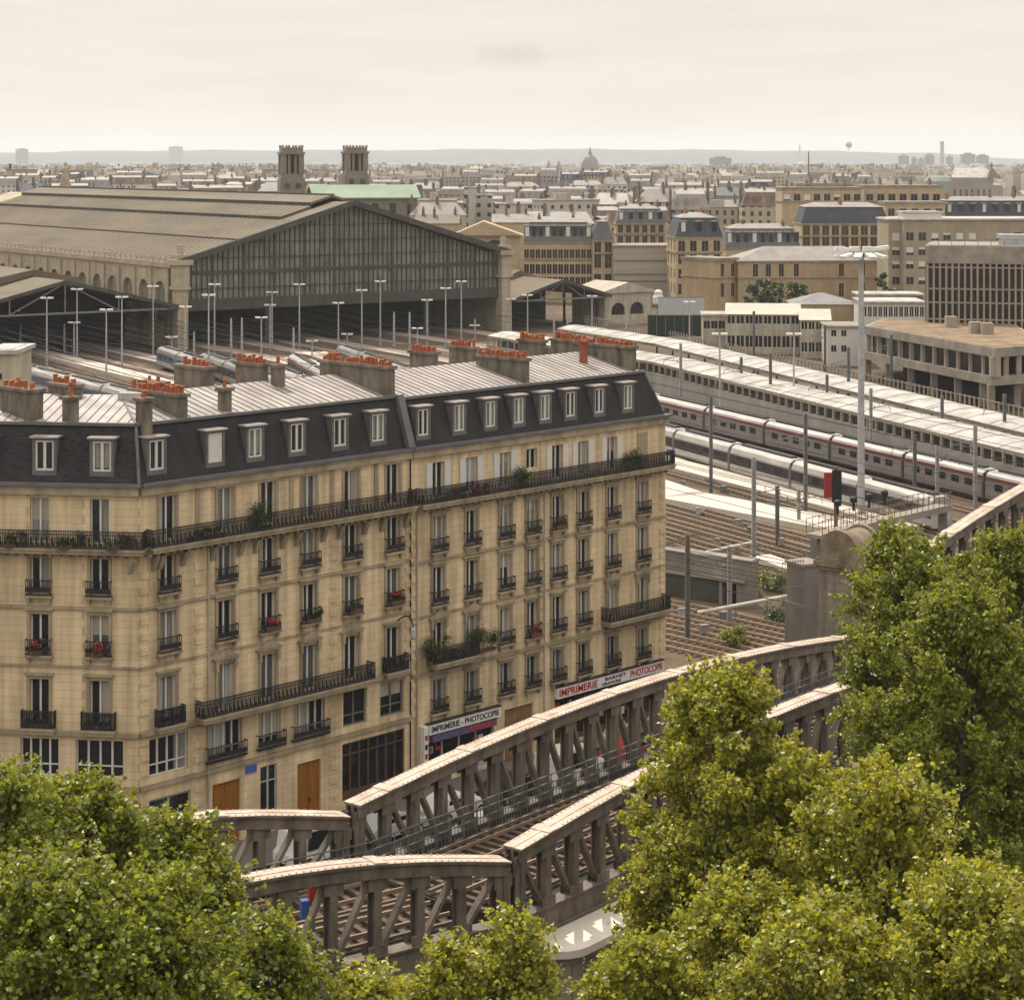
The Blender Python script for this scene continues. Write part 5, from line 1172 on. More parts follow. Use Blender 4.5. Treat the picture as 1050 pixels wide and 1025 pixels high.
b = MB(); poly(b, inset(pr, 8), -.5, 2.6); b.build('core', INNER, t)
for a, c, n_ in ((pr[0], pr[1], 11), (pr[1], pr[2], 4)):
    a, c = Vector(a), Vector(c); d = (c - a); 
    for k in range(n_ + 1):
        p = a + d * ((k + .1) / (n_ + .2)); nrm = Vector((-d.y, d.x)).normalized() * .7; p = p + nrm
        b = MB(); b.box(p.x - .38, p.x + .38, p.y - .5, p.y + .5, 3.9, zr_ - 1.4); b.build('upper_pier', CONCM, t)
        if k % 2 == 0: b = MB(); b.box(p.x - .5, p.x + .5, p.y + .4, p.y + 1.4, -1, 2.6); b.build('pillar', CONC, t)
for x, y in ((RP(1000, 342, zr_)), (RP(1012, 343, zr_)), (RP(975, 336, zr_))): MB().box(x - .9, x + .9, y - .8, y + .8, zr_ + .06, zr_ + 1.9).build('roof_vent', CONCM, t)
# white low buildings
block('white_building', 'white two storey building with brick panels under a pale flat pitched roof', 745, 386, -7, wid(745, 820, 386, -7), 12, -1, zat(322, 386), PALE, 'gable', M("pale_roof", (.42, .37, .31), .8, .15, .3), [(zat(333, 384), zat(324.5, 384)), (zat(357, 384), zat(345, 384))], 8, 1.35, 1.7, frame=WHITE, band=False)
block('white_building', 'white narrow windowed block right of the brick panelled white building', 821, 378, -7, wid(821, 851, 378, -7), 13, -1, zat(328, 378), PALE, 'gable', M("pale_roof", (.42, .37, .31)), [(zat(338, 378), zat(330, 378)), (zat(361, 378), zat(351, 378))], 4, 1.0, 1.6, frame=WHITE, band=False)
block('white_building', 'plain white rendered house with three small windows beside the podium', 848, 366, -3, wid(848, 883, 366, -3), 10, -1, zat(336, 366), WHITE, 'flat', CONC, [(zat(345, 366), zat(338.5, 366)), (zat(361, 366), zat(354, 366))], [1.2, 3.0], .9, frame=GREYP, band=False)
block('glass_annex', 'low white annex with tall narrow windows behind the podium roof', 884, 392, -2, wid(884, 948, 392, -2), 12, -1, zat(311, 392), WHITE, 'flat', CANOPY, [(zat(325, 392), zat(314.5, 392))], 12, .7, frame=WHITE, band=False)
block('glass_annex', 'low green glazed roof pavilion behind the white annex', 880, 408, -2, wid(880, 946, 408, -2), 8, 3, zat(303, 408), M("green_glass", (.12, .15, .12), .3, .3, .4), 'flat', CANOPY, (), (), band=False)
block('low_building', 'low dark grey roofed shed left of the green glazed pavilion', 812, 415, -3, wid(812, 878, 415, -3), 12, 0, zat(312, 415), OCHD, 'hip', M("lead_roof", (.18, .17, .17), .7, .2, .3), (), (), rh=2.0, band=False)
block('low_building', 'flat cream kiosk with orange fascia at the left of the white buildings', 721, 392, -3, wid(721, 744, 392, -3), 8, -1, zat(324, 392), PALE, 'flat', PALE, [(zat(337, 392), zat(329, 392))], 3, 1.2, band=False)
t = thing('hoarding', 'light grey hoarding panel in front of the grey metal hall', 'hoarding', P(675, 328, 430), 0); MB().box(0, wid(675, 722, 430), 0, .4, 0, 4.6).build('panel', M("grey_hoarding", (.36, .37, .38), .6, .1, .5), t); MB().box(-.2, wid(675, 722, 430) + .2, .1, .3, 4.602, 4.8).build('frame', GALVD, t)
t = thing('mesh_fence', 'dark green hedge fence below the light grey hoarding', 'fence', P(664, 345, 405), 0); MB().box(0, 12.5, 0, .6, 0, 4.2).build('hedge_panel', M("hedge_dark", (.02, .03, .022), .95, .5, 1.5, bump=.8), t)
for k in range(8): MB().box(k * 1.75, k * 1.75 + .1, -.1, 0, 0, 4.6).build('post', GALVD, t)
t = thing('water_tank', 'white cylindrical tank on a mast beside the pale pavilion', 'tank', P(675, 345, 436), 0); MB().tube((0, 0, 0), (0, 0, 6.8), .2).build('pole', GALVD, t); MB().lathe([(.3, 6.6), (1.2, 7.0), (1.2, 8.4), (.9, 8.8), (.9, 9.6), (.2, 10)], n=14).build('tank_body', WHITE, t)
# station front gable, statue and church
t = block('station_building', 'ochre station front gable with large half round window behind the shed', 466, 545, 0, wid(466, 533, 545), 14, 0, zat(243, 545), OCH, 'flat', STATION, (), ())
Lf = wid(466, 533, 545); zt_ = zat(243, 545); b = MB(); b.prism([(-1, -.8, zt_ + .4), (Lf + 1, -.8, zt_ + .4), (Lf / 2 - 1, -.8, zat(227, 545))], [(-1, 12, zt_ + .4), (Lf + 1, 12, zt_ + .4), (Lf / 2 - 1, 12, zat(227, 545))]); b.build('pediment', OCH, t)
b = MB(); b.prism([(Lf * .62 + 3.4 * math.cos(math.pi * k / 12), -.1, zat(259, 545) + 3.4 * math.sin(math.pi * k / 12)) for k in range(13)], [(Lf * .62 + 3.4 * math.cos(math.pi * k / 12), -.02, zat(259, 545) + 3.4 * math.sin(math.pi * k / 12)) for k in range(13)]); b.build('arched_window', GLASS, t)
p = S0 + DS * 170
t = thing('station_head_house', 'pale stone head house closing the far end of the train shed', 'building', (p.x, p.y, 0), RZS); MB().box(-4, 74, 0, 18, 0, 14).build('wall', STATION, t); b = MB(); b.prism([(-3, 1, 14.002), (73, 1, 14.002), (37, 1, 27.5)], [(-3, 17, 14.002), (73, 17, 14.002), (37, 17, 27.5)]); b.build('pediment', STATION, t)
q = P(67, 196, 585); t = thing('roof_statue', 'stone standing figure on a pedestal above the far shed ridge', 'statue', (q.x, q.y, 26.5), .2)
MB().box(-1.6, 1.6, -1.4, 1.4, 0, 3.0).box(-1.2, 1.2, -1.1, 1.1, 3.0, 3.6).build('pedestal', STATION, t)
b = MB(); b.lathe([(1.1, 3.6), (1.25, 4.3), (1.0, 5.4), (.8, 6.3), (1.05, 7.2), (.9, 7.7), (.35, 7.95), (.32, 8.1), (.48, 8.4), (.45, 8.8), (.2, 9.1)], n=12); b.tube((.9, 0, 7.3), (1.3, -.3, 5.9), .3, .22); b.tube((-.9, 0, 7.3), (-1.2, -.2, 6.1), .3, .2); b.tube((-1.2, -.2, 6.1), (-1.0, -.8, 6.9), .22, .16); b.build('figure', STATION, t, smooth=True)
def tower(label, px, Y, w_, ytop, yb):
    z1_, z0_ = zat(ytop, Y), zat(yb, Y); o = P(px, HY, Y); t = thing('church_tower', label, 'church tower', (o.x, o.y, 0), R(14)); h = z1_ - z0_; a = w_ / 2; TS = CHURCH
    za = z0_ + h * .40; zb_ = z0_ + h * .82
    b = MB(); b.box(-a * 1.25, a * 1.25, -a * 1.25, a * 1.25, 0, za - h * .1); b.box(-a * 1.1, a * 1.1, -a * 1.1, a * 1.1, za - h * .1, za); b.build('base', TS, t)
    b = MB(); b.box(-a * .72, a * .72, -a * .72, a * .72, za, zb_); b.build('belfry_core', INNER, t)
    b = MB()
    for sx in (-1, -.36, .36, 1):
        for sy in (-1, 1):
            ww = .26 if abs(sx) == 1 else .13; 
            b.box(sx * a * (1 - .1) - ww * a, sx * a * .9 + ww * a, sy * a * .9 - ww * a, sy * a * .9 + ww * a, za, zb_)
            if abs(sx) != 1: b.box(sy * a * .9 - ww * a, sy * a * .9 + ww * a, sx * a * .9 - ww * a, sx * a * .9 + ww * a, za, zb_)
    b.build('belfry_columns', TS, t)
    b = MB(); b.box(-a * 1.28, a * 1.28, -a * 1.28, a * 1.28, zb_, zb_ + h * .05); b.box(-a * 1.08, a * 1.08, -a * 1.08, a * 1.08, zb_ + h * .05, z1_ - h * .03)
    for sx in (-1, -.35, .35, 1):
        for sy in (-1, 1): b.box(sx * a - .35, sx * a + .35, sy * a - .35, sy * a + .35, z1_ - h * .03, z1_ + h * .02)
    b.build('cornice', TS, t)
    for s in (-1, 1): MB().tube((s * a * .55, -a * 1.26, za - h * .26), (s * a * .55, -a * 1.3, za - h * .26), a * .3, n=12).build('clock_dial', SHEDDARK, t)
tower('square church tower with colonnaded belfry, left of the pair', 298.5, 712, 6.8, 150, 197); tower('square church tower with colonnaded belfry behind the green roof, right of the pair', 364, 690, 6.6, 150, 192)
o = P(322, HY, 655); Lc = wid(322, 430, 655, 12); t = thing('church', 'church nave with pale green copper roof between the two square towers', 'church', (o.x, o.y, 0), R(12))
ze_, zr2 = zat(204, 655), zat(190.5, 668); b = MB(); b.box(0, Lc, 0, 20, 0, ze_); b.prism([(Lc - .4, 0, ze_), (Lc - .4, 20, ze_), (Lc - .4, 10, zr2 - .3)], [(Lc, 0, ze_), (Lc, 20, ze_), (Lc, 10, zr2 - .3)]); b.build('wall', CHURCH, t)
b = MB(); 
b.prism([(-.5, -.8, ze_), (Lc + .5, -.8, ze_), (Lc + .5, -.8, ze_ + .35), (-.5, -.8, ze_ + .35)], [(-.5, 10, zr2), (Lc + .5, 10, zr2), (Lc + .5, 10, zr2 + .35), (-.5, 10, zr2 + .35)]); b.prism([(-.5, 20.8, ze_), (Lc + .5, 20.8, ze_), (Lc + .5, 20.8, ze_ + .35), (-.5, 20.8, ze_ + .35)], [(-.5, 10.01, zr2), (Lc + .5, 10.01, zr2), (Lc + .5, 10.01, zr2 + .35), (-.5, 10.01, zr2 + .35)]); b.build('roof', COPPER, t)
for k in range(6): MB().box(Lc * (k + .3) / 6, Lc * (k + .3) / 6 + 2, -.1, -.01, ze_ - 5.5, ze_ - 1.5).build('window', GLASS, t)
# white hut at the left edge
block('white_building', 'small pale rendered hut behind the left chimneys', -12, 172, 0, wid(-12, 15, 172), 6, 10, zat(363, 172), PALE, 'flat', CANOPY, [(zat(390, 172), zat(383, 172))], [.8], .7, band=False)

block('stone_building', 'row of dark slate mansards with skylights at the right edge', 968, 600, 0, wid(968, 1075, 600), 14, 0, zat(222, 600), OCH, 'mansard', SLATED, (), (), rh=4.6, dormers=9, chim=5)
block('station_wing', 'low station wing with brown pitched roof behind the shed gable', 426, 590, 0, wid(426, 470, 590), 16, 0, zat(229, 590), OCH, 'gable', M("wing_roof", (.15, .12, .095), .8, .2, .3), (), (), rh=2.4, chim=3)
block('station_wing', 'low station wing with pale pitched roof right of the station front', 505, 580, 0, wid(505, 548, 580), 14, 0, zat(228, 580), OCH, 'gable', M("wing_roof_pale", (.22, .20, .175), .8, .2, .3), (), (), rh=2.2, chim=2)
# ------------------------------------------------------------------ the city beyond: single buildings, then the far mass
ROOFS = [("grey mansard", ZGREY), ("dark slate roof", SLATED), ("pale zinc roof", M("pale_zinc_roof", (.25, .225, .20), .6, .2, .3)), ("brown roof", M("brown_roof", (.17, .12, .09), .8, .25, .3))]
WALLS = [("cream", CREAMW), ("grey", GREYW), ("ochre", OCHREW), ("white", WHITEW), ("cream", CREAMW)]
def skyline(px): return float(np.interp(px, [-30, 60, 61, 345, 360, 428, 430, 520, 540, 690, 800, 801, 968, 970, 1060], [193, 193, 196, 196, 203, 206, 226, 222, 222, 221, 219, 186, 186, 212, 219]))
bands = [(630, 'nearest'), (720, 'second'), (820, 'third'), (940, 'fourth'), (1090, 'fifth'), (1280, 'sixth'), (1520, 'last')]
prng = random.Random(3)
for Y, bn in bands:
    px = -14.0; n = 0
    while px < 1060:
        wpx = prng.uniform(13, 30) * FP / Y * .8; L = wpx * Y / FP; ze = prng.uniform(15, 22) if Y < 1400 else prng.uniform(15, 25); rh = prng.uniform(2.5, 5); top = HY + (H - ze - rh) * FP / Y
        yy = Y + prng.uniform(-25, 25); rot = prng.choice([0, 0, 8, -12, 20, -25]); kind = prng.choice(['mansard', 'mansard', 'mansard', 'hip', 'flat'])
        rn, rm = ROOFS[prng.choice([0, 0, 1, 2, 2, 3]) if kind != 'flat' else 2]; wn, wm = prng.choice(WALLS); D = prng.uniform(9, 13)
        hidden = top > min(skyline(px + wpx * .3), skyline(px + wpx * .7)) - 3
        if not hidden and not (Y < 760 and 285 < px + wpx < 440 and px < 435) and not (Y > 700 and px < 1040 and px + wpx > 945) and prng.random() < .93:
            n += 1; o = P(px, HY, yy); kn = {'mansard': 'mansard block', 'hip': 'house', 'flat': 'block'}[kind]
            t = thing('city_building', f'{wn} {kn} with {rn if kind != "flat" else "flat pale roof"}, {ORD[n - 1]} from left in {bn} city row', 'building', (o.x, o.y, -2), R(rot), 'buildings of the city beyond the station')
            e_ = ze + 2; MB().box(0, L, 0, D, -4, e_).build('wall', wm, t); r = MB()
            if kind == 'mansard':
                i = rh * .28; r.prism([(-.2, -.2, e_), (L + .2, -.2, e_), (L + .2, D + .2, e_), (-.2, D + .2, e_)], [(i, i, e_ + rh), (L - i, i, e_ + rh), (L - i, D - i, e_ + rh), (i, D - i, e_ + rh)])
                r.prism([(i, i, e_ + rh + .002), (L - i, i, e_ + rh + .002), (L - i, D - i, e_ + rh + .002), (i, D - i, e_ + rh + .002)], [(i, D / 2 - .2, e_ + rh + 1.1), (L - i, D / 2 - .2, e_ + rh + 1.1), (L - i, D / 2 + .2, e_ + rh + 1.1), (i, D / 2 + .2, e_ + rh + 1.1)], m=1)
                for k in range(int(L / 3)):
                    x = 1.5 + k * 3; r.box(x - .6, x + .6, .15, 2, e_ + .8, e_ + rh * .75, m=prng.choice([0, 1, 2]))
            elif kind == 'hip': r.prism([(-.3, -.3, e_), (L + .3, -.3, e_), (L + .3, D + .3, e_), (-.3, D + .3, e_)], [(3, D / 2 - .1, e_ + rh), (L - 3, D / 2 - .1, e_ + rh), (L - 3, D / 2 + .1, e_ + rh), (3, D / 2 + .1, e_ + rh)])
            else: r.box(-.2, L + .2, -.2, D + .2, e_ + .002, e_ + .5); r.box(L * .3, L * .55, D * .3, D * .7, e_ + .5, e_ + 2.8, m=2)
            r.build('roof', [rm, ROOFS[2][1], PALE], t)
            for k in range(max(1, int(L / 7)) + 1 if kind != 'flat' else 0):
                x = L * k / max(1, int(L / 7)) + prng.uniform(-.5, .5); y = D * prng.uniform(.35, .65); z = e_ + rh; zc_ = z + prng.uniform(1, 2.2)
                MB().box(x - .35, x + .35, y - 1.6, y + 1.6, e_, zc_).box(x - .2, x + .2, y - 1.3, y + 1.3, zc_ - .1, zc_ + .8, m=1).build('chimney', [STUCCO, POTF], t)
        px += wpx + prng.uniform(0, 1.5)
# far city as one mass
FARW = M("far_walls", (.36, .305, .24), .9, .1, .02, island=.45); FARR = M("far_roofs", (.20, .178, .158), .8, .1, .02, island=.7)
b = MB(); fr_ = np.random.default_rng(5)
for i in range(8500):
    Y = 1650 * (9800 / 1650) ** (fr_.random() ** .8); x = (fr_.random() - .5) * Y * .56; L, D = fr_.uniform(10, 34), fr_.uniform(9, 22); z = fr_.uniform(13, 25) + (fr_.exponential(6) if fr_.random() < .12 else 0); rh = fr_.uniform(1.5, 5)
    z = min(z, 23 + 3 * fr_.random()) if Y > 2600 else min(z, 28); pxc = CX + (x + L / 2) / Y * FP; z = min(z, 14) if (Y < 4300 and 545 < pxc < 630) or (Y < 4000 and 945 < pxc < 1045) else z; L, D = (L * .7, D) if Y < 3500 else (L, D)
    b.box(x, x + L, Y, Y + D, -6, z)
    if fr_.random() < .65: b.prism([(x, Y, z), (x + L, Y, z), (x + L, Y + D, z), (x, Y + D, z)], [(x + 2, Y + D * .4, z + rh), (x + L - 2, Y + D * .4, z + rh), (x + L - 2, Y + D * .6, z + rh), (x + 2, Y + D * .6, z + rh)], m=1)
    else: b.box(x - .2, x + L + .2, Y - .2, Y + D + .2, z + .02, z + .8, m=1)
    if Y < 4500:
        for k in range(3): q = x + fr_.random() * L; b.box(q, q + 1.6, Y + D * .3, Y + D * .7, z, z + rh + 1.4)
tag(b.build('far_city', [FARW, FARR]), 'hazy mass of distant city roofs below the wooded hills', 'city', kind='stuff')
# landmarks on the skyline
GOLD = M("gilded_lead", (.12, .072, .03), .6, .3, .02); FST = M("far_stone", (.22, .185, .14), .9, .15, .05); FBL = M("far_tower_block", (.17, .165, .165), .8, .2, .03)
s = 4200 / FP
t = thing('domed_church', 'large domed church with lantern and spire on the hazy skyline', 'church', P(605, HY, 4200) - Vector((0, 0, H)), 0)
zz = lambda y, k=4200: zat(y, k)
b = MB(); b.box(-30, 30, -25, 25, 0, 12).lathe([(18, 12), (18, zz(178)), (20, zz(177)), (20, zz(175.5))], n=20); b.build('drum', FST, t)
MB().lathe([(19, zz(175.5)), (19, zz(171)), (17, zz(166.5)), (13, zz(162.5)), (8, zz(160)), (4, zz(159))], n=20).build('dome', GOLD, t, smooth=True)
MB().lathe([(4, zz(159)), (3.8, zz(156.5)), (2.6, zz(155.5)), (.7, zz(151))], n=10).build('lantern', GOLD, t)
for px, side in ((562.5, 'left'), (573, 'right')):
    t = thing('church_spire', f'thin twin church spire, {side} of the pair beside the dome', 'church spire', P(px, HY, 3700) - Vector((0, 0, H)), 0); MB().box(-5, 5, -5, 5, 0, zz(180, 3700)).build('tower', FBL, t); MB().lathe([(7.5, zz(180, 3700)), (6, zz(173, 3700)), (.6, zz(164.5, 3700))], n=8).build('spire', FBL, t)
Yo = 1600; zo = lambda y: zat(y, Yo)
t = thing('opera_house', 'opera house with pale pitched stage roof, gable ornament and low dome', 'opera house', P(960, HY, Yo) - Vector((0, 0, H)), 0); u = Yo / FP
MB().box(0, 68 * u, 0, 40, 0, zo(190)).build('wall', FST, t); b = MB(); b.prism([(17 * u, 5, zo(183)), (60 * u, 5, zo(183)), (60 * u, 5, zo(182)), (17 * u, 5, zo(182))], [(25 * u, 20, zo(173)), (57 * u, 20, zo(173)), (57 * u, 20, zo(172)), (25 * u, 20, zo(172))]); b.build('stage_roof', CANOPY, t)
MB().box(15 * u, 60 * u, 5, 38, zo(190), zo(183)).build('stage_wall', FST, t); b = MB(); b.prism([(53 * u, 3, zo(183)), (68 * u, 3, zo(183)), (58 * u, 3, zo(171))], [(53 * u, 8, zo(183)), (68 * u, 8, zo(183)), (58 * u, 8, zo(171))]); b.build('gable', FBL, t)
MB().lathe([(14, zo(190)), (13.5, zo(186)), (10, zo(182)), (4, zo(180)), (2, zo(176)), (.3, zo(174))], 8 * u, 15, 16).build('dome', M("dull_copper", (.16, .18, .15), .8), t); MB().lathe([(1.2, zo(171)), (1.5, zo(169.5)), (.3, zo(166.5))], 58 * u, 5, 8).build('ornament', FBL, t)
for k in range(7): MB().box((18 + k * 6) * u, (20 + k * 6) * u, -.4, -.02, zo(203), zo(194)).build('window', GLASS, t)
for i, (px0, px1, y, Y) in enumerate(((922, 932, 160, 6200), (936, 940, 162, 6200), (942, 948, 163, 6400), (949, 958, 159, 6100), (971, 977, 161, 6200), (986, 1000, 158, 6300), (1002, 1014, 159.5, 6200), (728, 750, 162, 5200), (173, 187, 150.5, 11500), (16, 28, 153, 9000), (140, 147, 170, 5200), (390, 397, 168, 5200), (384, 390, 170, 5400), (100, 113, 178, 2600), (40, 52, 184, 2300))):
    o = P(px0, HY, Y); L = (px1 - px0) * Y / FP; t = thing('tower_block', f'hazy tower block on the skyline, {["first", "second", "third", "fourth", "fifth", "sixth", "seventh"][i] + " of the cluster at right" if i < 7 else ["wide one right of the dome", "tiny one on the left hill", "one at the far left hill", "slim one left of the church towers", "paired slim one right of the church towers", "shorter of the pair right of the towers", "grey one left over the shed roof", "low one near the left edge"][i - 7]}', 'tower block', (o.x, o.y, -4), 0, 'tower blocks on the skyline')
    zt_ = zat(y, Y) + 4; b = MB(); b.box(0, L, 0, 20, 0, zt_); b.build('wall', winwall("tower_wall", (.17, .165, .165), 4, 3.2, .5, .5), t); MB().box(L * .25, L * .75, 4, 14, zt_, zt_ + 4).build('roof_box', FBL, t)
t = thing('smokestack', 'slender pale smokestack rising above the right skyline', 'smokestack', P(966, HY, 6600) - Vector((0, 0, H)), 0); MB().lathe([(8, 0), (6.2, zat(158, 6600)), (5.8, zat(145.5, 6600))], n=12).build('shaft', FST, t); MB().lathe([(6.3, zat(147, 6600)), (6.3, zat(145, 6600))], n=12).build('rim', FBL, t)
t = thing('hill_mast', 'thin transmitter mast on the wooded hill', 'mast', P(820, HY, 11800) - Vector((0, 0, H)), 0); MB().lathe([(9, 0), (6, zat(153, 11800)), (1, zat(147.5, 11800))], n=8).build('mast', FBL, t)
q = P(870.5, 148.5, 5200); t = thing('gas_balloon', 'small grey round tethered balloon hanging above the hills', 'balloon', q, 0)
bl = MB(); bl.lathe([(8.2 * math.sin(math.pi * k / 12), -8.2 * math.cos(math.pi * k / 12)) for k in range(13)], n=18); bl.build('envelope', M("balloon_skin", (.30, .28, .25), .6, .2, .1), t, smooth=True); MB().lathe([(2, -14), (2.2, -12)], n=10).build('basket', FBL, t); MB().tube((1.5, 0, -12.5), (5, 0, -6), .15).tube((-1.5, 0, -12.5), (-5, 0, -6), .15).build('rigging', FBL, t)
# tall ventilators and white post modern houses behind the shed roof
for i, (p0, p1, y0, Y, lab) in enumerate(((428, 468, 206, 640, 'white rendered block with many small windows behind the shed gable'), (476, 487, 193, 650, 'white narrow stair tower rising behind the shed gable'), (489, 505, 201, 660, 'white stepped block right of the narrow stair tower'), (508, 545, 210, 645, 'long low white block with flat roof behind the station front'))):
    o = P(p0, HY, Y); L = wid(p0, p1, Y); z = zat(y0, Y); t = thing('white_block', lab, 'building', (o.x, o.y, 0), 0); MB().box(0, L, 0, 12, 0, z).build('wall', WHITEW, t); MB().box(-.2, L + .2, -.2, 12.2, z + .002, z + .4).build('roof', ROOFS[2][1], t); MB().box(L * .3, L * .5, 3, 7, z + .4, z + 2.6).build('roof_hut', PALE, t)

# ------------------------------------------------------------------ parked cars and people along the houses
CARM = {}
def car(label, t_, off, paint, van=False, flip=False):
    o = C1 + U * t_ - NI * off; c = thing('parked_van' if van else 'parked_car', label, 'van' if van else 'car', (o.x, o.y, STREET), TH + (math.pi if flip else 0), 'vehicles parked below the metro line')
    L, W_, H_ = (4.9, 1.9, 2.1) if van else (4.2, 1.72, 1.46); w2 = W_ / 2
    sil = [(-L / 2, .35), (-L / 2, .8), (-L / 2 + .12, 1.05), (-L / 2 + .3, H_ - .12), (-L / 2 + .6, H_), (L * .22, H_), (L * .33, 1.25), (L / 2 - .25, 1.1), (L / 2, .8), (L / 2, .35)] if van else [(-L / 2, .35), (-L / 2, .75), (-L / 2 + .15, .92), (-L / 2 + .75, H_ - .08), (-L / 2 + 1.1, H_), (L * .05, H_), (L * .24, .95), (L / 2 - .2, .78), (L / 2, .62), (L / 2, .35)]
    b = MB(); b.prism([(x, -w2 * (.86 if z > 1.0 else 1), z) for x, z in sil], [(x, w2 * (.86 if z > 1.0 else 1), z) for x, z in sil]); b.build('body', paint, c)
    for s in (-1, 1):
        y = s * (w2 * .94); q = MB(); xa, xb = -L / 2 + .9, L * (.2 if van else .1); q.prism([(xa, y - .02, 1.0), (xb + .35, y - .02, 1.0), (xb, y - .02, H_ - .15), (xa + .1, y - .02, H_ - .15)], [(xa, y + .02, 1.0), (xb + .35, y + .02, 1.0), (xb, y + .02, H_ - .15), (xa + .1, y + .02, H_ - .15)]); q.build('side_window', GLASS, c)
        for x in (-L * .3, L * .31): wl = MB(); wl.tube((x, s * (w2 - .2), .32), (x, s * (w2 + .01), .32), .32, n=14); wo = wl.build('wheel', BLACKP, c); MB().tube((x, s * (w2 + .012), .32), (x, s * (w2 + .03), .32), .19, n=10).build('rim', GALV, wo)
        MB().box(L / 2 - .06, L / 2 + .02, s * w2 * .7 - .18, s * w2 * .7 + .18, .62, .76).build('headlight', LAMP, c)
    MB().bar((L * (.335 if van else .245) + .02, 0, 1.24 if van else .98), (L * (.225 if van else .06) + .02, 0, H_ - .1), W_ * .72, .04).build('windscreen', GLASS, c)
    return c
for t_, off, p_, lab, vn in ((8, 5.2, WHITE, 'white parked van beside the orange carriage door', 1), (13.2, 5.2, GREYP, 'grey parked car in front of the dark shop window', 0), (18.0, 5.2, WHITE, 'white parked car left of the lettered white shop sign', 0), (22.8, 5.2, BLACKP, 'black parked car below the left printing shop sign', 0), (27.6, 5.2, WHITE, 'white parked van in front of the brown shop door', 1), (33.2, 5.2, RED, 'red parked car below the long red lettered sign', 0), (38.0, 5.2, GREYP, 'silver grey parked car at the right end of the houses', 0), (16.5, 9.5, WHITE, 'white car driving below the far girder', 0)):
    car(lab, t_, off, p_, bool(vn))
def person_mesh(stride, arm):
    me = bpy.data.meshes.new('skeleton'); V = [(0, 0, .95), (0, 0, 1.2), (0, 0, 1.42), (0, .02, 1.52), (0, .03, 1.66), (0, .02, 1.76)]; E_ = [(0, 1), (1, 2), (2, 3), (3, 4), (4, 5)]; Rr = [.15, .14, .15, .06, .10, .07]
    for s in (-1, 1):
        i = len(V); V += [(s * .1, 0, .9), (s * .11, s * stride * .5 + .03, .5), (s * .11, s * stride, .08), (s * .11, s * stride + .16, .03)]; Rr += [.10, .065, .045, .04]; E_ += [(0, i), (i, i + 1), (i + 1, i + 2), (i + 2, i + 3)]
        i = len(V); V += [(s * .2, 0, 1.4), (s * .26, -s * stride * .4 + .02, 1.14), (s * .25, -s * stride * .7 + arm, .92), (s * .25, -s * stride * .8 + arm, .82)]; Rr += [.07, .05, .038, .04]; E_ += [(2, i), (i, i + 1), (i + 1, i + 2), (i + 2, i + 3)]
    me.from_pydata(V, E_, []); o = bpy.data.objects.new('skeleton', me); COL.objects.link(o); o.modifiers.new('s', 'SKIN'); sk = me.skin_vertices[0].data
    for k, r in enumerate(Rr): sk[k].radius = (r, r * .8 if k < 3 else r)
    sk[0].use_root = True
    o.modifiers.new('b', 'SUBSURF').levels = 1; bpy.context.view_layer.update()
    r = bpy.data.meshes.new_from_object(o.evaluated_get(bpy.context.evaluated_depsgraph_get())); bpy.data.objects.remove(o)
    r.polygons.foreach_set('use_smooth', [True] * len(r.polygons)); return r
SKIN = M("skin", (.45, .28, .2), .6, .05, 4); HAIR = M("dark_hair", (.03, .02, .015), .8, .2, 5)
def person(label, x, y, z, rz, top, legs, stride=.22, arm=.05):
    me = person_mesh(stride, arm); me.materials.clear()
    for m_ in (legs, top, SKIN): me.materials.append(m_)
    for p_ in me.polygons: p_.material_index = 2 if p_.center.z > 1.5 or (abs(p_.center.x) > .2 and p_.center.z < 1.05 and p_.center.z > .7) else (1 if p_.center.z > .93 else 0)
    t = thing('person', label, 'person', (x, y, z), rz); put('body', me, t)
    MB().lathe([(.02, 1.78), (.085, 1.76), (.112, 1.70), (.108, 1.64)][::-1], 0, .0, 12).build('hair', HAIR, t, smooth=True)
for px, y, tp, lg, lab, st in ((618, 776, WHITE, BLACKP, 'person in a white top walking past the shop with red letters', .2), (707, 722, BLACKP, BLACKP, 'person in dark clothes standing at the right end of the houses', .05), (722, 716, BLUE, GREYP, 'person in a blue jacket near the boulevard railing', .18), (848, 690, WHITE, BLUE, 'person in white shirt walking beside the stone pylon', .2), (545, 812, RED, BLACKP, 'person in a red top on the pavement by the printing shop', .22), (640, 764, GREYP, BLUE, 'person in a grey jacket below the long shop sign', .15)):
    g_ = GZ(px, y, STREET + .12); person(lab, g_.x, g_.y, STREET + .12, random.uniform(0, 6), tp, lg, st)
# two track workers' safety vests seen between the near girders: a signal lamp box
q = NS + DL * -7.6 - PL * 2.2; t = thing('track_signal', 'red and blue track signal box between the left girders', 'signal', (q.x, q.y, 6.5), .4); MB().tube((0, 0, 0), (0, 0, 1.2), .07).build('post', GALVD, t); MB().box(-.18, .18, -.15, .15, 1.2, 2.2).build('red_head', RED, t); MB().box(-.5, -.2, -.15, .15, .7, 1.4).build('blue_plate', BLUE, t)
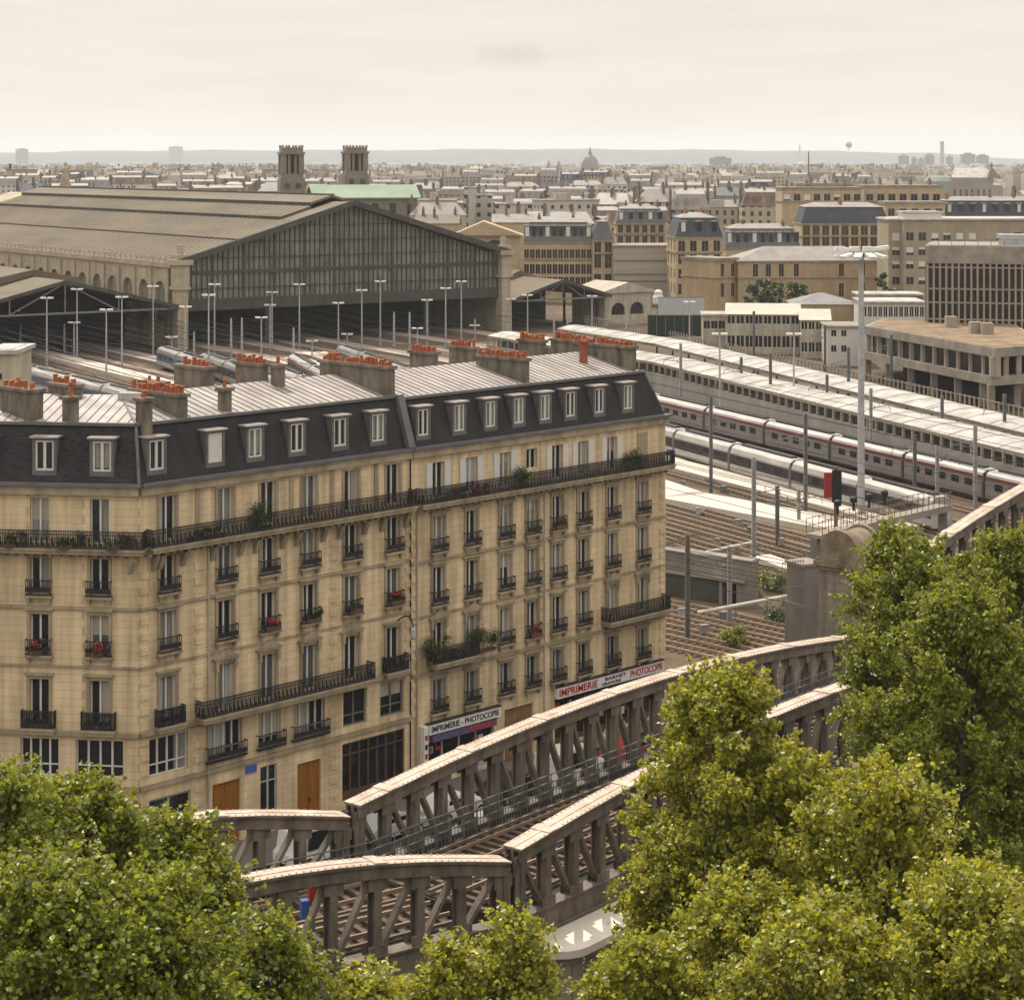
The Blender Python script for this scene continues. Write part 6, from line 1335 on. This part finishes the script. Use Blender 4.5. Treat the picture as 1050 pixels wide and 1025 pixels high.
# ------------------------------------------------------------------ foliage
def leafmat(name, col, tr):
    m = bpy.data.materials.new(name); m.use_nodes = True; n = m.node_tree; n.nodes.clear(); out = n.nodes.new("ShaderNodeOutputMaterial")
    g = n.nodes.new("ShaderNodeNewGeometry"); rp = n.nodes.new("ShaderNodeValToRGB"); n.links.new(g.outputs["Random Per Island"], rp.inputs[0])
    e = rp.color_ramp.elements; e[0].position = 0; e[0].color = (col[0] * .4, col[1] * .45, col[2] * .5, 1); e[1].position = 1; e[1].color = (col[0] * 1.75, col[1] * 1.6, col[2] * 1.3, 1)  # random leaf tones widened to add contrast of sunlit tips and shade
    p = n.nodes.new("ShaderNodeBsdfPrincipled"); p.inputs["Roughness"].default_value = .42; p.inputs["Specular IOR Level"].default_value = .5; n.links.new(rp.outputs[0], p.inputs["Base Color"])
    t = n.nodes.new("ShaderNodeBsdfTranslucent"); hs = n.nodes.new("ShaderNodeMixRGB"); hs.blend_type = 'MULTIPLY'; hs.inputs[0].default_value = 1; hs.inputs[2].default_value = (tr[0], tr[1], tr[2], 1); n.links.new(rp.outputs[0], hs.inputs[1]); n.links.new(hs.outputs[0], t.inputs[0])
    mx = n.nodes.new("ShaderNodeMixShader"); mx.inputs[0].default_value = .33; n.links.new(p.outputs[0], mx.inputs[1]); n.links.new(t.outputs[0], mx.inputs[2]); n.links.new(mx.outputs[0], out.inputs[0]); return m
LEAF = leafmat("plane_leaf", (.14, .166, .02), (2.5, 2.25, .85)); LEAF2 = leafmat("light_plane_leaf", (.20, .215, .026), (2.5, 2.2, .85)); LEAFD = leafmat("dark_leaf", (.045, .065, .02), (1.6, 1.6, 1)); FLOWER = M("geranium", (.45, .03, .04), .6, .3, 8)
def leaves(name, clumps, n, size, mat, seed, parent, loc=(0, 0, 0), flat=.55, sprigs=0.0):
    """many folded leaf faces spread through clumps: (x, y, z, radius)"""
    r = np.random.default_rng(seed); C = np.array(clumps); wgt = C[:, 3] ** 2; idx = r.choice(len(C), n, p=wgt / wgt.sum()); d = r.normal(size=(n, 3)); d /= np.linalg.norm(d, axis=1)[:, None]
    rad = C[idx, 3] * np.abs(.62 + .42 * r.normal(size=n)); c = C[idx, :3] + d * rad[:, None] * np.array([1, 1, .85])
    if sprigs:                                                        # a share of the leaves sits on twigs reaching out of the clumps
        ns = len(C) * 7; k = r.choice(len(C), ns); td = r.normal(size=(ns, 3)) * .6 + (C[k, :3] - C[:, :3].mean(0)) * .22 + np.array([0, 0, .35]); td /= np.linalg.norm(td, axis=1)[:, None]
        m_ = int(n * .36); w_ = r.choice(ns, m_); tl = r.random(m_) ** .8; ln = C[k[w_], 3] * .5 + sprigs * (.5 + r.random(ns)[w_])
        c[:m_] = C[k[w_], :3] + td[w_] * (C[k[w_], 3] * .5 + ln * tl)[:, None] + r.normal(size=(m_, 3)) * (.16 * (1.25 - tl))[:, None] + np.array([0, 0, -.25]) * (tl ** 2)[:, None]
    nrm = d * .5 + r.normal(size=(n, 3)) * .55 + np.array([0, 0, flat]); nrm /= np.linalg.norm(nrm, axis=1)[:, None]
    a = np.cross(nrm, r.normal(size=(n, 3))); a /= np.linalg.norm(a, axis=1)[:, None]; b_ = np.cross(nrm, a); s = (size * (.6 + .8 * r.random(n)))[:, None]
    v = np.stack([c - a * s * .5, c + b_ * s * .42 + nrm * s * .12, c + a * s * .6, c - b_ * s * .42 + nrm * s * .12], 1).reshape(-1, 3).astype(np.float32)
    me = bpy.data.meshes.new(name); me.vertices.add(4 * n); me.vertices.foreach_set('co', v.ravel()); f = np.arange(4 * n, dtype=np.int32).reshape(n, 4); tri = np.stack([f[:, [0, 1, 2]], f[:, [0, 2, 3]]], 1).reshape(-1, 3)
    me.loops.add(6 * n); me.loops.foreach_set('vertex_index', tri.ravel()); me.polygons.add(2 * n); me.polygons.foreach_set('loop_start', np.arange(2 * n, dtype=np.int32) * 3); me.materials.append(mat); me.update(calc_edges=True); me.validate()
    return put(name, me, parent, loc)
def tree(label, px, ytop, Y, r, hc, n, mat, seed, shape=1.0, zb=STREET, name='plane_tree', size=.15, group='plane trees along the boulevard', nc=190):
    """crown from ytop down hc metres; r = radius at the widest"""
    o = P(px, HY, Y); top = zat(ytop, Y) - zb; t = thing(name, label, 'tree', (o.x, o.y, zb), 0, group); rr = random.Random(seed); cl = []
    for i in range(nc):
        f = rr.random(); z = top - hc * f                               # f=0 top
        env = r * min(1.0, .28 + shape * f * 3.0) * (1 if f < .8 else 1 - (f - .8) * 1.2); a = rr.uniform(0, 2 * math.pi); q = env * math.sqrt(rr.uniform(.1, 1.0)) * rr.uniform(.75, 1.12); cr = r * rr.uniform(.11, .22) * (.8 + .35 * min(1, f * 2))
        cl.append((q * math.cos(a), q * math.sin(a), min(z, top - cr * .8), cr))
    cl.append((0, 0, top - r * .2, r * .2))
    leaves('crown', cl, int(n * 1.25) if size < .2 else n, size, mat, seed, t, sprigs=.75 if size < .2 else 0)
    b = MB(); zc = max(2.5, top - hc * .95); b.tube((0, 0, 0), (0, 0, zc), .32, .24, 10); b.tube((0, 0, zc), (.15, .1, top - r * .5), .24, .05, 8)
    for (x, y, z, cr) in cl[::3]:
        z0_ = min(max(zc * .9, z - q * .5 - 1.5), top - r * .6); b.tube((.05, .03, z0_), (x * .55, y * .55, (z0_ + z) / 2 - .1), .07, .045, 6); b.tube((x * .55, y * .55, (z0_ + z) / 2 - .1), (x, y, z), .045, .015, 5)
    b.build('trunk', WOOD, t); return t
q = 1.0
TREES = [('plane tree with a pointed crown rising in front of the near girder', 742, 684, 71.5, 3.5, 13, 130000, LEAF2, 11, .95),
 ('pale leaved plane tree right of the pointed one, below the girder end', 905, 783, 66, 3.9, 11, 80000, LEAF2, 12, .8),
 ('tall plane tree covering the foot of the stone pylon', 932, 530, 92, 3.0, 13, 95000, LEAF, 13, 1.6),
 ('tall plane tree at the right edge behind the white span', 1035, 538, 84, 3.9, 18, 140000, LEAF, 14, 1.2),
 ('dense plane tree at right between the tall tree and the pale leaved one', 985, 592, 79, 3.7, 15, 140000, LEAF, 15, 1.3),
 ('bushy plane tree at the left edge of the picture', -5, 782, 60, 2.7, 9, 46000, LEAF, 16, 1.3),
 ('bushy plane tree in front of the corner house shops', 88, 797, 63, 2.5, 9, 60000, LEAF, 17, 1.6),
 ('plane tree in front of the left lattice span', 182, 829, 62, 2.0, 9, 52000, LEAF, 18, 1.3),
 ('low plane tree at the bottom left below the left girder', 278, 935, 57, 1.6, 7, 36000, LEAF, 19, 1.2),
 ('low plane tree in the bottom left corner', 50, 880, 54, 2.9, 8, 60000, LEAF, 20, 1.3),
 ('plane tree with light top at the bottom middle below the bridge joint', 528, 934, 60, 1.5, 7, 34000, LEAF2, 21, .8),
 ('low plane tree at the bottom between the middle and pointed trees', 668, 958, 62, 2.0, 7, 46000, LEAF2, 22, 1.2),
 ('small plane tree top below the left girder, left of the bridge joint tree', 462, 962, 59, 1.5, 6, 30000, LEAF2, 28, 1.0),
 ('low plane tree at the bottom right corner', 1005, 890, 60, 3.3, 8, 60000, LEAF2, 23, 1.2),
 ('low plane tree in front of the pale leaved one', 850, 925, 58, 2.9, 8, 56000, LEAF2, 24, 1.2),
 ('low plane tree in the bottom left, right of the corner tree', 160, 895, 55, 2.6, 8, 56000, LEAF, 25, 1.3),
 ('small plane top at the bottom, left of the bridge joint', 375, 992, 57, 1.5, 5, 24000, LEAF2, 27, 1.2),
 ('low plane tree below the pointed crown at the bottom', 765, 900, 64, 2.9, 8, 60000, LEAF2, 26, 1.2)]
for lab, px, yt, Y, r_, hc, n_, mt, sd_, sh in TREES: tree(lab, px, yt + 20, Y, r_ * .9, hc, n_, mt, sd_, sh)
# trees and shrubs further away
tree('round dark tree in front of the long hipped building, left of the pair', 783, 287, 430, 4.4, 8, 6000, LEAFD, 31, 1.6, 0, 'round_tree', .45, 'trees near the white buildings', 40)
tree('round dark tree in front of the long hipped building, right of the pair', 811, 290, 432, 3.6, 7, 5000, LEAFD, 32, 1.6, 0, 'round_tree', .45, 'trees near the white buildings', 40)
tree('small tree beside the beige stair tower', 906, 280, 430, 2.6, 8, 3000, LEAFD, 33, 1.4, 0, 'round_tree', .6, 'trees near the white buildings', 16)
def shrub(label, p, r_, n_, mat=LEAFD, seed=1, size=.14, name='shrub', group=None):
    t = thing(name, label, 'shrub', p, 0, group); rr = random.Random(seed); cl = [(rr.uniform(-r_, r_) * .7, rr.uniform(-r_, r_) * .7, r_ * rr.uniform(.3, 1.1), r_ * rr.uniform(.35, .6)) for _ in range(9)]
    leaves('foliage', cl, n_, size, mat, seed, t); b = MB()
    for x, y, z, _ in cl[:5]: b.tube((0, 0, 0), (x, y, z), .04, .015, 5)
    b.build('stem', WOOD, t); return t
for i, (px, y, r_, lab) in enumerate(((790, 600, 1.5, 'green shrub right of the low concrete wall'), (806, 632, 1.7, 'green shrub under the lower tubular beam'), (752, 655, 1.1, 'small bush between the lower tracks'), (832, 606, 1.3, 'green shrub beside the relay cabin'), (775, 606, 1.1, 'green shrub against the end of the low concrete wall'), (840, 640, 1.4, 'dusty shrub left of the pylon foot'))):
    g_ = GY(px, y + 6, 0); shrub(lab, (g_.x, g_.y, zy(g_.y)), r_, 1600, LEAFD if i % 2 else LEAF, 40 + i, .2)
# plants on the balconies of the houses
def planter(label, origin, x, y, z, w_, hgt, n_, mat, seed, flowers=False):
    o = origin + U * x + NI * y; t = thing('balcony_plant' if not flowers else 'flower_box', label, 'plants', (o.x, o.y, z), TH); MB().box(-w_ / 2, w_ / 2, -.12, .12, 0, .22).build('box', M("planter_box", (.10, .06, .04), .8), t)
    rr = random.Random(seed); cl = [(rr.uniform(-w_ / 2, w_ / 2), rr.uniform(-.12, .12), .22 + hgt * rr.uniform(.15, .8), hgt * rr.uniform(.25, .42)) for _ in range(max(4, int(w_ * 5)))]
    leaves('foliage', cl, n_, .085, mat, seed, t)
    if flowers: leaves('blossom', [(x_, y_ - .05, z_ + .08, r_ * .9) for x_, y_, z_, r_ in cl], int(n_ * .4), .08, FLOWER, seed + 1, t)
O = C1
planter('large dark shrub on the long top balcony of the corner house', O, tpx(262), -.5, 15.6, 1.2, 1.5, 1500, LEAFD, 60)
planter('row of low plants on the top balcony right of the arris', O, tpx(205), -.5, 15.6, 2.4, .5, 900, LEAFD, 61)
planter('big leafy shrub at the left end of the lower balcony over the left sign', O, tpx(441), -.65, 5.98, 1.5, 1.5, 2000, LEAFD, 62)
planter('big leafy shrub at the right end of the lower balcony over the left sign', O, tpx(488), -.65, 5.98, 1.9, 1.3, 2200, LEAFD, 63)
planter('trailing plants along the middle of the lower balcony over the left sign', O, tpx(466), -.75, 5.98, 2.2, .5, 900, LEAFD, 64)
planter('round shrub on the top balcony of the house with white shutters', O, tpx(528), -.6, 15.6, 1.2, 1.2, 1300, LEAFD, 65)
planter('leafy shrub near the right end of the top balcony', O, tpx(642), -.6, 15.6, 1.5, 1.2, 1500, LEAFD, 66)
planter('low plants with red flowers on the top balcony above the left sign', O, tpx(484), -.6, 15.6, 1.4, .5, 700, LEAFD, 67, True)
planter('long low plants on the top balcony at the joint of the houses', O, tpx(455), -.6, 15.6, 2.6, .45, 900, LEAFD, 68)
planter('red geraniums in the third floor window box over the second orange door', O, tpx(276), -.3, 9.9, 1.0, .45, 600, LEAFD, 69, True)
planter('dark green plants in the window box right of the red geraniums', O, tpx(318), -.3, 9.9, 1.0, .5, 600, LEAFD, 70)
planter('green window box with few red flowers above the tall grey windows', O, tpx(361), -.3, 9.9, 1.0, .5, 600, LEAFD, 71)
planter('orange red flowers in the window box left of the house joint', O, tpx(404), -.3, 9.9, 1.0, .5, 600, LEAFD, 72, True)
planter('red flowers in the fourth floor window box beside the downpipe', O, tpx(571), -.4, 12.6, 1.0, .45, 500, LEAFD, 73, True)
planter('red flowers in the second floor window box left of the downpipe', O, tpx(545), -.4, 6.1, 1.0, .4, 500, LEAFD, 74, True)
ca_ = Vector((math.cos(R(-7)), math.sin(R(-7)), 0)); OC = C1 - ca_ * CL
for px, z, lab, sd_ in ((42, 9.9, 'pink geraniums in the left third floor window box of the corner face', 80), (104, 9.9, 'pink geraniums in the right third floor window box of the corner face', 81)):
    o = OC + ca_ * cpx(px) - Vector((-ca_.y, ca_.x, 0)) * .3; planter(lab, o, 0, 0, z, 1.0, .5, 600, LEAFD, sd_, True)
for px, lab, w_, sd_ in ((20, 'low dark plants on the corner balcony at the left edge', 1.2, 82), (78, 'dark plants on the corner balcony between the two windows', 1.6, 83), (127, 'dark bush on the corner balcony near the arris', 1.6, 84)):
    o = OC + ca_ * cpx(px) - Vector((-ca_.y, ca_.x, 0)) * .55; planter(lab, o, 0, 0, 15.6, w_, .75, 800, LEAFD, sd_)
# ------------------------------------------------------------------ the air: one even pale haze over everything
hb = MB(); hb.box(-5200, 5200, -600, 14400, -10.2, 175); hz = hb.mesh('haze', bpy.data.materials.new("haze_air")); hm = hz.materials[0]; hm.use_nodes = True; n = hm.node_tree; n.nodes.clear()
out = n.nodes.new("ShaderNodeOutputMaterial"); pv = n.nodes.new("ShaderNodeVolumePrincipled"); pv.inputs["Density"].default_value = 6.2e-5; pv.inputs["Color"].default_value = (.90, .94, 1.0, 1); pv.inputs["Anisotropy"].default_value = .0
n.links.new(pv.outputs[0], out.inputs["Volume"])
tag(put('haze', hz), None, None, kind='stuff')
